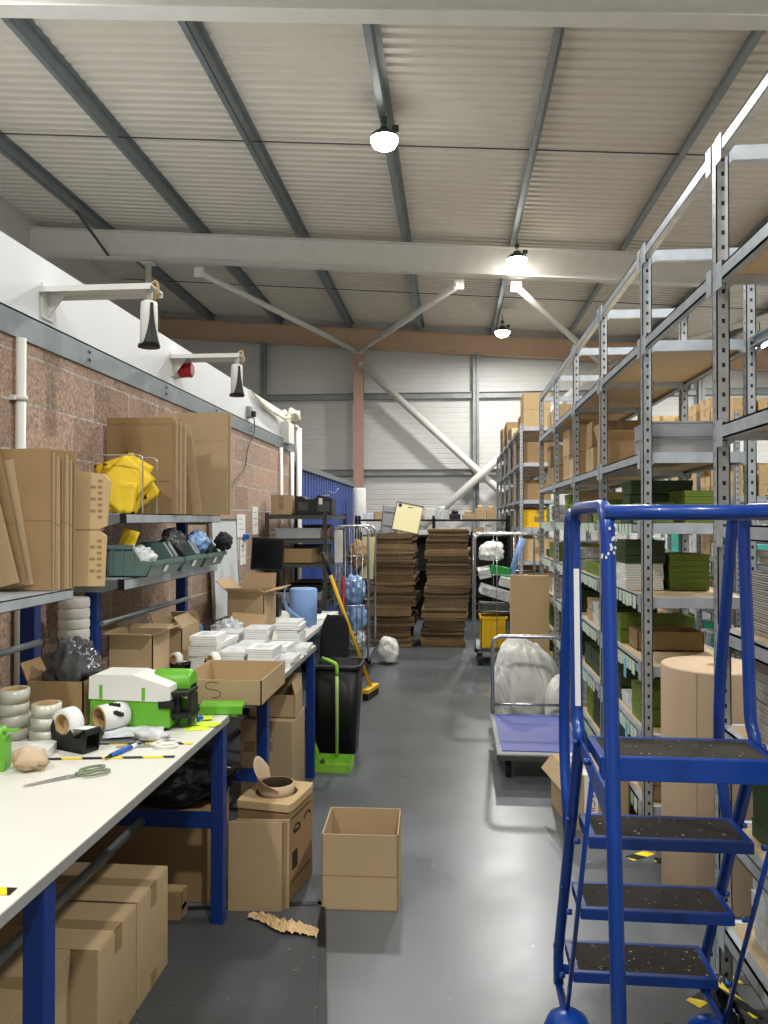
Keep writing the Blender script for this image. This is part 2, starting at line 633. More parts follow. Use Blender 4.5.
clad('wall_back', (X0, Y1), (X1, Y1), 6.7, (0, -1))
clad('wall_right', (X1, Y1), (X1, Y0), 5.7, (-1, 0))
clad('wall_front', (X1, Y0), (X0, Y0), 6.7, (0, 1))
clad('wall_left_outer', (X0, Y0), (X0, Y1), 6.75, (1, 0))

WX = -1.85
struct('wall_left', MB().bb(WX - .2, WX, Y0, 8.72, 0, 2.325), BLOCK)
struct('wall_left_upper', MB().bb(WX - .1, WX - .012, Y0, 8.72, 2.44, 2.745), PANELW)
m = MB().bb(WX - .2, WX + .012, Y0, 8.78, 2.325, 2.335).bb(WX + .004, WX + .012, Y0, 8.78, 2.335, 2.44).bb(WX - .1, WX + .012, Y0, 8.78, 2.432, 2.44)
for k in range(9):
    for z in (2.365, 2.405):
        m.lathe([(.009, 0), (.009, .006), (.004, .009)], seg=8, M=Matrix.Translation((WX + .012, .6 + k * 1.05, z)) @ Matrix.Rotation(PI / 2, 4, 'Y'))
struct('trim_1', m, GALV2)
struct('wall_left_mezzanine', MB().bb(X0, WX - .1, Y0, 8.72, 2.3, 2.42).bb(X0, WX - .2, 8.62, 8.72, 0, 2.3), PANELW)
clad('wall_left_blue', (WX, 8.98), (WX, 14.2), 2.17, (1, 0), .2, .025, BLUECLAD, True)
struct('trim_2', MB().bb(WX - .07, WX + .03, 8.9, 14.25, 2.165, 2.235), GALV2)
# steel angles closing the end of the block wall
struct('trim_3', MB().bb(WX - .2, WX + .015, 8.72, 8.8, 0, 2.35), GALV2)

for yc, mt, z in ((5.93, RAFTER, 0), (12.15, RAFTER, 0), (17.93, RAFTERB, 0)):
    m = MB()
    for dz, t, wd in ((0.0075, .015, .17), (0.4425, .015, .17), (.225, .42, .012)):
        m.bar((X0, yc, zr(X0) + dz), (X1, yc, zr(X1) + dz), wd, t)
    struct('rafter', m, mt)
PX = [.95 + 1.68 * k for k in range(-4, 4)]
for x in PX:
    m = MB()
    z = zt(x)
    m.bb(x - .004, x + .004, Y0, Y1, z, z + .18)
    m.bb(x - .065, x + .004, Y0, Y1, z, z + .006).bb(x - .004, x + .065, Y0, Y1, z + .172, z + .178)
    m.bb(x - .068, x - .062, Y0, Y1, z, z + .022)
    struct('purlin', m, PURLIN)
for yy in (9.05, 15.0, 2.9):
    m = MB().tube([(X0 + .3, yy, zt(X0 + .3) + .06), (X1 - .2, yy, zt(X1 - .2) + .06)], .0085, 6)
    struct('sag_rod', m, DKGREY)
# cladding rails and posts on the far wall
for z in (4.47, 2.67, 1.0):
    struct('cladding_rail', MB().bb(X0, X1, 18.02, 18.1, z - .07, z + .07).bb(X0, X1, 17.97, 18.02, z + .055, z + .07), RAIL)
for x, z0 in ((.535, 0), (-4.5, 0), (5.6, 0)):
    struct('wind_post', MB().bb(x - .07, x + .07, 17.99, 18.03, z0, zr(x) + .05).bb(x - .008, x + .008, 17.9, 18.0, z0, zr(x) + .05).bb(x - .07, x + .07, 17.9, 17.91, z0, zr(x) + .05), RAIL)
for x in (-2.2, 3.42):
    m = MB()
    m.bb(x - .11, x + .11, 17.76, 17.775, 0, zr(x) + .02).bb(x - .11, x + .11, 17.955, 17.97, 0, zr(x) + .02).bb(x - .006, x + .006, 17.775, 17.955, 0, zr(x) + .02)
    struct('column', m, COLUMN)


def brace(a, b, r=.055):
    m = MB().tube([a, b], r, 12)
    for p in (a, b):
        m.box(p, (.16, .012, .16))
    struct('brace', m, BRACE)


brace((-2.12, 17.6, 5.47), (.1, 12.26, 5.3))
brace((-2.26, 17.6, 5.48), (-4.15, 12.26, 5.62))
brace((3.3, 17.6, 5.08), (1.0, 12.26, 5.24))
brace((3.5, 17.6, 5.06), (5.6, 12.26, 4.9))
brace((-2.1, 17.72, 5.15), (3.32, 17.72, .12), .085)
brace((-2.1, 17.56, .12), (3.32, 17.56, 5.0), .085)

m = MB().bar((-5.77, 11.3, zt(-5.77)), (-5.6, 12.06, zr(-5.6) + .02), .05, .012)
struct('fly_brace', m, DKGREY)

# ---------------------------------------------------------------- high bay lamps
LENS = emit('lamp_glow', (255, 250, 240), 40)


def lamp(i, x, y, z):
    lb = ['high bay lamp hanging above the middle of the aisle, nearest of the lit ones', 'high bay lamp fixed beside the middle roof beam above the aisle',
          'small distant high bay lamp just in front of the far roof beam', 'high bay lamp far off to the right behind the tall racks'] + \
         ['high bay lamp above the packing bench behind the photographer', 'high bay lamp above the aisle just behind the photographer',
          'assumed high bay lamp, out of view above the second racks', 'added unseen high bay lamp above the tall rack, brightening the left wall', 'assumed high bay lamp, out of view above the mezzanine']
    t = thing('high_bay_lamp', lb[i], 'lamp', (x, y, z), 0, 'high bay lamps')
    MB().lathe([(.05, .12), (.07, .09), (.12, .06), (.15, .03), (.152, -.0)], seg=20).build('housing', DKGREY, t)
    MB().lathe([(.001, -.115), (.07, -.108), (.12, -.08), (.146, -.04), (.151, -.0)], seg=20, cap=False).build('lens', LENS, t)
    top = zt(x) - z
    m = MB().tube([(-.0, 0, .15), (0, 0, top)], .008, 6)
    m.box((0, 0, .2), (.06, .06, .05)).box((.12, 0, .11), (.07, .06, .05))
    m.build('bracket', DKGREY, t)
    ld = bpy.data.lights.new('lamp_light', 'AREA')
    ld.shape = 'DISK'
    ld.size = .32
    ld.energy = LAMP_W
    ld.color = (1.0, .995, .965)
    lo = bpy.data.objects.new('lamp_light', ld)
    C.objects.link(lo)
    lo.location = (0, 0, -.13)
    lo.parent = t


for i, (x, y, z) in enumerate(LAMPS):
    lamp(i, x, y, z)

# ================================================================ CARTONS
def carton(name, label, loc, d, rz=0.0, m=CARD, tape=True, group=None, cat='box', side_tape=True, band=None):
    """closed carton, d = (x, y, z); flaps meet along x in the middle of the top under a strip of tape"""
    x, y, z = d
    t = thing(name, label, cat, loc, rz, group)
    b = MB().box((0, 0, (z - .004) / 2), (x, y, z - .004), None, .004)
    b.build('body', m, t)
    f = MB().bb(-x / 2 + .001, x / 2 - .001, -y / 2 + .001, -.002, z - .004, z).bb(-x / 2 + .001, x / 2 - .001, .002, y / 2 - .001, z - .004, z)
    f.build('flaps', m, t)
    if tape:
        k = MB().bb(-x / 2 - .001, x / 2 + .001, -.024, .024, z, z + .001)
        if side_tape:
            for s in (-1, 1):
                k.bb(min(s * x / 2, s * (x / 2 + .001)), max(s * x / 2, s * (x / 2 + .001)), -.024, .024, z - .07, z + .001)
                MB().bb(min(s * x / 2, s * (x / 2 + .001)), max(s * x / 2, s * (x / 2 + .001)), -.024, .024, .002, .06).build('tape', TAPE, t)
        k.build('tape', TAPE, t)
    return t


def plain_carton(name, label, loc, d, rz=0.0, m=CARD, group=None, mark=True):
    """a carton too far off to show its parts: one mesh with flaps, tape and a printed mark"""
    x, y, z = d
    b = MB().box((0, 0, (z - .004) / 2), (x, y, z - .004), None, .004)
    b.bb(-x / 2 + .001, x / 2 - .001, -y / 2 + .001, -.002, z - .004, z).bb(-x / 2 + .001, x / 2 - .001, .002, y / 2 - .001, z - .004, z)
    b.mi = 1
    b.bb(-x / 2 - .001, -x / 2, -.02, .02, z - .06, z).bb(-.02, .02, -y / 2 - .001, -y / 2, z - .06, z)
    if mark:
        b.mi = 2
        b.bb(-x * .12, x * .12, -y / 2 - .001, -y / 2, z * .3, z * .62)
    o = b.build(name, [m, TAPE, CARD2], None, loc, (0, 0, rz))
    return tag(o, label, 'box', group)


def open_carton(name, label, loc, d, rz=0.0, m=CARD, flaps=None, group=None, th=.005, fl=None):
    """open carton; flaps = {'-x': angle, ...} opening angle in degrees out from vertical"""
    x, y, z = d
    t = thing(name, label, 'box', loc, rz, group)
    b = MB().bb(-x / 2, x / 2, -y / 2, y / 2, 0, th)
    b.bb(-x / 2, x / 2, -y / 2, -y / 2 + th, 0, z).bb(-x / 2, x / 2, y / 2 - th, y / 2, 0, z)
    b.bb(-x / 2, -x / 2 + th, -y / 2, y / 2, 0, z).bb(x / 2 - th, x / 2, -y / 2, y / 2, 0, z)
    b.build('body', m, t)
    for k, ang in (flaps or {}).items():
        a = math.radians(ang)
        s = 1 if k[0] == '+' else -1
        L = fl or (y / 2 if k[1] == 'y' else min(x, y) / 2)
        dx, dz = math.sin(a) * L, math.cos(a) * L
        q = MB()
        if k[1] == 'x':
            e = s * (x / 2 - th / 2)
            P = [(e, -y / 2 + .003, z), (e, y / 2 - .003, z), (e + s * dx, y / 2 - .008, z + dz), (e + s * dx, -y / 2 + .008, z + dz)]
        else:
            e = s * (y / 2 - th / 2)
            P = [(-x / 2 + .003, e, z), (x / 2 - .003, e, z), (x / 2 - .008, e + s * dx, z + dz), (-x / 2 + .008, e + s * dx, z + dz)]
        q._faces(q.verts(P), [(0, 1, 2, 3)])
        q.build('flap', m, t, solid=th)
    return t


# ================================================================ PACKING BENCHES
BZ = 0.79
XF, XB = -0.872, -1.72


def bench(label, y0, y1, legs, upright_h, shelves, XF=XF):
    t = thing('packing_bench', label, 'workbench', ((XF + XB) / 2, (y0 + y1) / 2, 0))
    ox, oy = t.location.x, t.location.y
    L = lambda x, y: (x - ox, y - oy)
    xf, xb = XF - ox, XB - ox
    a, b = y0 - oy, y1 - oy
    MB().bb(xb, xf, a, b, BZ - .026, BZ, .003).build('worktop', LAM, t)
    MB().bb(xf, xf + .003, a, b, BZ - .027, BZ - .002).bb(xb, xf, b, b + .003, BZ - .027, BZ - .002).build('edge_band', EDGE, t)
    for yl in legs:
        y = yl - oy
        MB().bb(xf - .05, xf - .002, y - .025, y + .025, 0, BZ - .026, .003).bb(xf - .055, xf + .002, y - .03, y + .03, 0, .006).build('leg', NAVY, t)
        MB().bb(xb + .03, xb + .09, y - .025, y + .025, 0, upright_h, .003).bb(xb + .025, xb + .095, y - .03, y + .03, 0, .006).build('upright', NAVY, t)
        MB().bb(xb + .09, xf - .05, y - .02, y + .02, .37, .42).build('side_rail', NAVY, t)
        MB().bb(xb + .09, xf - .05, y - .02, y + .02, BZ - .08, BZ - .026).build('top_rail', NAVY, t)
    ya, yb = legs[0] - oy, legs[-1] - oy
    MB().tube([((xb + xf) / 2 + .1, ya + .02, .39), ((xb + xf) / 2 + .1, yb - .02, .39)], .017, 10).build('stretcher', GALV2, t)
    MB().tube([(xb + .1, ya, 1.07), (xb + .1, yb, 1.07)], .013, 10).build('back_tube', GALV2, t)
    for (z, s0, s1, lip) in shelves:
        s0, s1 = s0 - oy, s1 - oy
        sx0, sx1 = -1.80 - ox, -1.48 - ox
        m = MB().bb(sx0, sx1, s0, s1, z - .004, z)
        m.bb(sx1 - .004, sx1, s0, s1, z - lip, z).bb(sx0, sx0 + .004, s0, s1, z - .03, z + .03)
        m.bb(sx1 - .02, sx1, s0, s1, z - lip, z - lip + .003)
        sh = m.build('shelf', GALV, t)
        MB().bb(sx1 - .03, sx1 + .001, s0 - .003, s0, z - lip, z).build('end_cap', BLACK, sh)
        for y in (s0, s1 - .006):
            MB().prism([(sx0 + .02, z - .005), (sx1 - .006, z - .005), (sx1 - .03, z - .04), (sx1 - .1, z - .06), (sx0 + .06, z - .06)], y, y + .005, 'Y').build('bracket', GALV2, sh)
    return t


bench('white topped packing bench with blue legs, nearest the camera, scissors on it', 0.95, 2.94, (1.61, 2.9), 1.24, [(1.282, 1.0, 2.89, .04)])
bench('white topped packing bench with blue legs, covered in stacks of white leaflets', 3.16, 4.63, (3.43, 4.6), 1.56, [(1.282, 3.36, 4.74, .05), (1.580, 3.38, 4.8, .045)], -.832)

BZ += .001     # things rest just on the worktops
# ---------------------------------------------------------------- cartons and bag under the benches
carton('carton', 'closed carton under the near bench, farther of the flush pair', (-1.24, 2.485, 0), (.5, .26, .345))
carton('carton', 'closed carton under the near bench, nearer of the flush pair', (-1.24, 2.215, 0), (.5, .26, .345), m=CARD)
carton('carton', 'closed carton beside the blue leg of the near bench, set back a little', (-1.32, 1.92, 0), (.5, .33, .345), m=CARD)
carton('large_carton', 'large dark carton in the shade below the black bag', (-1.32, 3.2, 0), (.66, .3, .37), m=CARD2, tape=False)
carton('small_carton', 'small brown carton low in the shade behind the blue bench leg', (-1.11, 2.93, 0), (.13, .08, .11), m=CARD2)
b = MB().blob((0, 0, .1), (.6, .34, .27), .3, 2.4, 4, 3.0)
o = tag(b.build('rubbish_bag', BAGBLACK, None, (-1.22, 3.2, .365)), 'shiny black plastic bag lying on the dark carton under the bench', 'bag')
t = thing('tall_carton', 'tall brown carton standing under the leaflet bench', 'box', (-.985, 4.18, 0))
MB().box((0, 0, .24), (.28, .34, .48), None, .004).build('body', CARD, t)
MB().bb(-.139, .139, -.169, -.002, .481, .485).bb(-.139, .139, .002, .169, .481, .485).build('flaps', CARD, t)
for x0 in (-.115, -.02):
    MB().bb(x0, x0 + .055, -.1715, -.17, .33, .38).build('printed_mark', CARD2, t)
MB().bb(-.03, .03, -.1712, -.17, .4, .487).bb(-.03, .03, -.17, .17, .486, .4872).build('tape', CARD2, t)
open_carton('shallow_carton', 'small open carton lying on top of the tall brown carton', (-.975, 4.2, .489), (.25, .26, .12), .05, CARD, {'+y': 20, '+x': -15}, fl=.07)

# paper dispenser carton
t = thing('paper_dispenser_box', 'carton paper dispenser with a round hole and kraft paper sticking out', 'box', (-.75, 3.235, 0), -.17)
t.scale = (1, 1, .91)
MB().box((0, 0, .2), (.23, .27, .4), None, .004).build('body', CARD2, t)
# lid with a round hole
m = MB()
n = 28
top, bot, hole, holeb = [], [], [], []
for k in range(n):
    a = k * 2 * PI / n
    c, s_ = math.cos(a), math.sin(a)
    q = max(abs(c) / .122, abs(s_) / .142)
    top.append(m.bm.verts.new((c / q, s_ / q, .435)))
    bot.append(m.bm.verts.new((c / q, s_ / q, .402)))
    hole.append(m.bm.verts.new((c * .09, s_ * .09, .435)))
    holeb.append(m.bm.verts.new((c * .09, s_ * .09, .402)))
for k in range(n):
    j = (k + 1) % n
    m._faces([top[k], top[j], hole[j], hole[k]], [(0, 1, 2, 3)])
    m._faces([bot[k], top[k], top[j], bot[j]], [(0, 1, 2, 3)])
    m._faces([hole[k], hole[j], holeb[j], holeb[k]], [(0, 1, 2, 3)])
m.build('lid', CARD3, t)
MB().lathe([(.088, .401), (.088, .403)], seg=24).build('hole', INK, t)  # dark disc painted in for the shade inside the box
m = MB().bb(.1152, .1158, -.12, .1, .36, .366).bb(.1152, .1158, -.12, .1, .08, .086).bb(.1152, .1158, -.11, -.05, .13, .21)
for z, yy in ((.3, -.06), (.31, .06)):
    m.tube([(.1157, yy + .035 * math.cos(a), z + .022 * math.sin(a)) for a in [k * PI / 6 for k in range(7)]], .004, 6)
m.bb(.1152, .1158, -.09, -.02, .285, .3)
m.build('printed_mark', INK, t)
p = MB()
p.lathe([(.074, .404), (.076, .475), (.07, .477)], seg=24, cap=False)
p.grid(lambda u, v: ((.077 + .02 * u) * math.cos(2.3 + v * 2.9), (.077 + .02 * u) * math.sin(2.3 + v * 2.9), .47 + u * (.13 * (1 - v) ** .7 * (.35 + math.sin(min(1, v * 3) * PI / 2) * .65) + .015 * math.sin(6 * v))), 6, 18)
p.build('paper', KRAFT, t, solid=.0012)

for i in range(3):
    tag(MB().box((0, 0, .178), (.212, .006, .352), None, 0).build('flattened_carton', CARD if i != 1 else CARD2, None, (-.78 + .012 * i, 2.99 + .013 * i, 0.001), (-.035, 0, .05)),
        ['flattened carton leaning against the paper dispenser, in front', 'flattened carton leaning against the paper dispenser, middle one',
         'flattened carton leaning against the paper dispenser, rear one'][i], 'cardboard', 'flattened cartons by the dispenser')

t = open_carton('open_carton', 'open empty carton standing alone on the grey aisle floor', (-.374, 3.19, 0), (.305, .29, .3), .03, CARD)
MB().bb(-.1515, .1515, -.1458, -.1452, .135, .139).build('crease', CARD2, t)

# floor mat and the torn strip of paper
t = MB().box((0, 0, .005), (1.15, 1.75, .01), None, .004)
t = tag(t.build('floor_mat', MAT, None, (-.93, 2.13, 0), (0, 0, .175)), 'dark grey rubber mat on the floor beside the packing bench', 'mat')
MB().bb(-.575, -.545, -.87, .87, .01, .012).bb(.545, .575, -.87, .87, .01, .012).bb(-.575, .575, .845, .875, .01, .012).build('border', BLACK, t)
m = MB()
m.grid(lambda u, v: (-.135 + .29 * u, .075 - .11 * u + (v - .5) * (.035 + .04 * math.sin(u * 2.6)) + .01 * math.sin(9 * u), .013 + .005 * abs(math.sin(u * 60 + v * 9)) + .02 * abs(noise.noise(Vector((u * 9, v * 5, 1))))), 90, 10, False)
tag(m.build('kraft_strip', CARD3, None, (-.655, 2.86, .002), solid=.001), 'torn strip of crinkled kraft paper lying on the mat corner', 'paper')

# ================================================================ ON THE NEAR BENCH
def tape_roll(label, loc, r=.05, h=.048, group='clear tape rolls', rot=(0, 0, 0)):
    t = thing('tape_roll', label, 'tape', loc, rot[2], group)
    t.rotation_euler = rot
    MB().lathe([(r * .8, .001), (r, 0), (r, h), (r * .8, h - .001)], seg=28, cap=False).build('tape', TAPECLEAR, t)
    MB().lathe([(r * .8, h - .001), (r * .74, h - .001), (r * .74, .001), (r * .8, .001)], seg=28, cap=False).build('core', CORE, t)
    return t


for i in range(4):
    tape_roll('clear tape roll in the taller stack on the bench, %s from the bottom' % ORD[i], (-1.525 + .004 * (i % 2), 2.57 - .004 * i, BZ + .0435 * i), .05, .043)
for i in range(3):
    tape_roll('clear tape roll in the shorter stack beside the tape dispenser, %s' % ['bottom one', 'middle one', 'top one'][i], (-1.40 + .003 * i, 2.54, BZ + .0435 * i), .049, .043)

t = open_carton('carton', 'brown carton with a dark plastic bag hanging over its rim', (-1.46, 2.79, BZ), (.22, .15, .165), 0.0, CARD2, {'+y': 5, '-x': 25}, fl=.07)
b = MB().blob((0, 0, 0), (.19, .14, .22), .4, 3.0, 4, 8.0, False, .4)
tag(b.build('plastic_bag', DARKFILM, None, (-1.43, 2.79, BZ + .2)), 'crumpled dark plastic bag stuffed in the brown carton', 'bag')

# foam roll
m = MB()
for k in range(9):
    z = k * .046
    m.lathe([(.062, z), (.067, z + .01), (.067, z + .036), (.062, z + .046)], seg=20)
t = tag(m.build('foam_roll', mat('white_foam', (224, 224, 220), .7, var=.06, scale=20, bump=.3, bscale=40), None, (-1.68, 3.29, BZ)), 'upright roll of white foam wrap against the block wall', 'roll')

# void fill machine
t = thing('packing_machine', 'green and white paper packing machine at the far end of the near bench', 'machine', (-1.15, 2.69, BZ))
t.scale = (.96, .8, .86)
MB().bb(-.17, .14, 0, .2, .012, .13, .006).build('body', GREEN, t)
MB().prism([(-.172, .13), (-.17, .222), (-.15, .232), (0, .232), (.115, .195), (.14, .185), (.145, .13), (.1, .122)], -.006, .17, 'Y').build('cover', WHITE, t)
MB().bb(-.13, -.118, -.008, -.004, .132, .19).build('strap', GREEN, t)
MB().bb(.035, .048, -.008, -.004, .128, .18).build('strap', GREEN, t)
m = MB().lathe([(.052, -.075), (.06, -.06), (.06, .06), (.052, .075)], seg=24, M=Matrix.Translation((.115, .15, .175)) @ Matrix.Rotation(PI / 2, 4, 'Y') @ Matrix.Rotation(PI / 2, 4, 'Z'))
m.bb(.04, .19, .1, .2, .13, .18, .01)
m.build('hood', GREEN, t)
MB().bb(.13, .21, .02, .17, .05, .07).bb(.14, .205, .01, .16, .145, .16).bb(.13, .17, .03, .05, .04, .15).bb(.195, .21, .05, .14, .02, .14).bb(.1, .16, -.01, .02, .095, .125).build('feed_guide', BLACK, t)
MB().prism([(.15, .0), (.215, .0), (.2, .1), (.15, .12)], .1, .115, 'Y').build('side_plate', GREEN, t)
m = MB()
for x in (-.15, .11):
    for y in (.03, .17):
        m.lathe([(.014, 0), (.014, .012)], (x, y, 0), 10)
m.build('foot', BLACK, t)

open_carton('open_carton', 'open carton with torn flaps standing behind the packing machine', (-1.52, 3.63, BZ), (.22, .22, .215), 0, CARD, {'-y': 78, '-x': 75, '+x': 68, '+y': 80}, fl=.078)
t = open_carton('open_carton', 'open carton beside the leaflet stacks, its flaps half up', (-1.505, 4.1, BZ), (.155, .28, .185), 0, CARD, {'+y': -35, '+x': -40, '-x': 20, '-y': 70}, fl=.075)

# cardboard tube label roll
t = thing('label_roll', 'roll of printed labels on a card core lying before the packing machine', 'roll', (-1.215, 2.655, BZ + .047 + .012), 0)
R = Matrix.Rotation(1.0, 4, 'Z') @ Matrix.Rotation(PI / 2, 4, 'Y')
MB().lathe([(.036, -.05), (.046, -.05), (.046, .05), (.036, .05)], seg=28, M=R, cap=False).build('labels', PAPER, t)
MB().lathe([(.036, .05), (.034, .05), (.034, -.052), (.046, -.052), (.036, -.0505)], seg=28, M=R, cap=False).build('core', CORE, t)
m = MB()
for a in (.3, 1.1):
    for k in range(3):
        q = R @ Vector((.0465 * math.cos(a + PI + k * .12), .0465 * math.sin(a + PI + k * .12), -.01 + .01 * k))
        m.box(q, (.016, .012, .012), (0, 0, .6))
m.build('printed_mark', INK, t)

# tape dispenser
def dispenser(label, loc, rz, tape_m=PAPER, sc=1.0):
    t = thing('tape_dispenser', label, 'tape dispenser', loc, rz)
    P = [(-.07, 0), (.075, 0), (.082, .01), (.09, .075), (.078, .078), (.06, .05), (.03, .045), (.012, .072), (-.005, .055), (-.03, .05), (-.06, .06), (-.07, .095), (-.082, .07)]
    b = MB().prism(P, -.03, -.026, 'Y').prism(P, .026, .03, 'Y').bb(-.07, .075, -.03, .03, 0, .012).bb(.072, .09, -.03, .03, .06, .078)
    b.build('body', BLACK, t)
    R = Matrix.Translation((-.032, 0, .083)) @ Matrix.Rotation(PI / 2, 4, 'X')
    MB().lathe([(.034, -.024), (.05, -.024), (.05, .024), (.034, .024)], seg=26, M=R, cap=False).build('tape', tape_m, t)
    MB().lathe([(.034, .0245), (.03, .0245), (.03, -.0245), (.034, -.0245)], seg=26, M=R, cap=False).build('core', CORE, t)
    MB().grid(lambda u, v: (.012 + .066 * u, -.022 + .044 * v, .074 + .005 * u), 2, 2).build('tape_end', tape_m, t, solid=.001)
    t.scale = (sc, sc, sc)
    return t


dispenser('black tape dispenser with a white label roll, by the clear tape', (-1.25, 2.455, BZ), -.4)
dispenser('small black tape dispenser with white tape beside the leaflet stacks', (-1.16, 3.7, BZ), -.6, PAPER, .8)
dispenser('little black tape dispenser between the open cartons and leaflets', (-1.37, 3.76, BZ), -.5, PAPER, .7)

# scissors
def scissors(label, loc, rz, hm, L=.21, flip=1):
    t = thing('scissors', label, 'scissors', loc, rz)
    for s in (1, -1):
        q = Matrix.Rotation(s * .05, 4, 'Z')
        b = MB()
        P = [(-L * .55, 0), (-L * .5, s * .004), (0, s * .008), (.03, s * .006), (.03, -s * .004), (0, -s * .004)]
        vs = b.verts([q @ Vector((x, y, .003 + .002 * s)) for x, y in P] + [q @ Vector((x, y, .005 + .002 * s)) for x, y in P])
        n = len(P)
        b._faces(vs, [tuple(range(n)), tuple(range(n, 2 * n))] + [(i, (i + 1) % n, n + (i + 1) % n, n + i) for i in range(n)])
        b.build('blade', CHROME, t)
        h = MB()
        pts = [(.025, -s * .003, .007), (.045, -s * .008, .008)]
        h.tube(pts, [.005, .006], 8)
        cx_, cy_ = .08, -s * .024
        h.tube([(cx_ + .036 * math.cos(a), cy_ + .017 * math.sin(a), .008) for a in [k * 2 * PI / 16 for k in range(16)]], .0042, 8, True)
        h.build('handle', hm, t)
    MB().lathe([(.004, .002), (.004, .01)], seg=10).build('pivot', CHROME, t)
    return t


scissors('scissors with grey and green handles lying open-bladed on the bench', (-1.13, 2.175, BZ), .75, mat('sage_plastic', (120, 132, 104), .5), .22)
scissors('scissors with white handles beside the blue marker pen', (-1.035, 2.5, BZ), .25, WHITE, .16)
t = thing('marker_pen', 'blue marker pen lying across the striped tape on the bench', 'pen', (-1.075, 2.42, BZ + .008), 1.3)
R = Matrix.Rotation(PI / 2, 4, 'Y')
MB().lathe([(.0075, -.05), (.008, .02), (.007, .05)], seg=12, M=R).build('barrel', BLUEP, t)
MB().lathe([(.002, -.075), (.004, -.06), (.0065, -.05)], seg=12, M=R).build('tip', BLACK, t)
MB().lathe([(.008, .05), (.0075, .075)], seg=12, M=R).build('end_cap', WHITE, t)
b = MB().blob((0, 0, .017), (.12, .045, .04), .5, 4, 3, 5.0, True, .4)
tag(b.build('backing_paper', PAPER2, None, (-1.03, 2.565, BZ)), 'scrunched strip of white and red backing paper on the bench', 'paper')

# strips of hazard tape stuck on the worktop
for lb, p, q, wd in (('strip of striped hazard tape across the bench top, nearer of the two long ones', (-1.34, 2.335), (-.89, 2.405), .02),
                     ('strip of striped hazard tape across the bench top, farther of the two long ones', (-1.2, 2.52), (-.88, 2.55), .02),
                     ('short piece of striped hazard tape at the near edge of the bench', (-1.05, 1.5), (-.895, 1.505), .03)):
    c = ((p[0] + q[0]) / 2, (p[1] + q[1]) / 2)
    L = math.hypot(q[0] - p[0], q[1] - p[1])
    tag(MB().box((0, 0, .0006), (L, wd, .0012)).build('hazard_tape', HAZ, None, (c[0], c[1], BZ), (0, 0, math.atan2(q[1] - p[1], q[0] - p[0]))), lb, 'tape', 'hazard tape on the bench')

# leaflets, bags and papers
tag(MB().box((0, 0, .014), (.15, .11, .028), None, .003).build('white_carton', WHITE, None, (-1.37, 2.39, BZ), (0, 0, .25)), 'flat white box lying by the tape rolls on the bench', 'box')
t = thing('green_dispenser', 'bright green plastic box at the very edge of the bench', 'box', (-1.385, 2.24, BZ), .2)
MB().prism([(-.05, 0), (.03, 0), (.03, .1), (.01, .125), (-.05, .125)], -.03, .03, 'Y').build('body', GREEN, t)
MB().bb(.012, .06, -.015, .015, .115, .119).build('lip', GREEN, t)
b = MB().blob((0, 0, .03), (.1, .075, .075), .5, 3, 3, 12, True, .5)
tag(b.build('crumpled_paper', KRAFT, None, (-1.285, 2.24, BZ)), 'crumpled brown paper beside the green box on the bench', 'paper')
for i, (x, y, rz, lb, mt) in enumerate(((-1.19, 2.58, .15, 'grey printed mailing bag lying flat before the label roll', SILVER), (-1.12, 2.63, .35, 'white and grey striped mailing bag folded under the label roll', PAPER2))):
    m = MB()
    m.grid(lambda u, v: ((u - .5) * .2, (v - .5) * .13, .004 + .011 * i + .004 * noise.noise(Vector((u * 5, v * 5, i)))), 12, 8)
    tag(m.build('mailing_bag', mt, None, (x, y, BZ), (0, 0, rz), solid=.004), lb, 'bag')
t = thing('green_tray', 'lime green plastic lid sticking out over the far bench corner', 'lid', (-.9, 2.985, BZ + .022), .12)
MB().bb(-.095, .075, -.05, .05, -.003, .012, .003).bb(-.095, .075, -.05, -.046, -.02, 0).build('plate', GREEN, t)
MB().bb(.03, .055, -.045, .03, -.03, -.003).build('clip', GREEN, t)
for i, (x, y, rz) in enumerate(((-.93, 2.735, .3), (-.905, 2.79, -.2), (-.955, 2.86, .5))):
    tag(MB().box((0, 0, .001), (.085, .055, .002)).build('sticky_note', STICKY, None, (x, y, BZ + .0022 * i), (0, 0, rz)), ['lime green note nearest the bench edge', 'lime green note overlapping the nearest one',
        'lime green note under the green lid'][i], 'paper', 'lime notes on the bench')
t = thing('cutter', 'grey and blue box cutter beside the lime notes', 'knife', (-1.005, 2.8, BZ + .009), .7)
MB().box((-.04, 0, 0), (.07, .018, .016), None, .004).build('blade_holder', GALV2, t)
MB().box((.035, 0, 0), (.085, .022, .018), None, .005).build('handle', BLUEP, t)

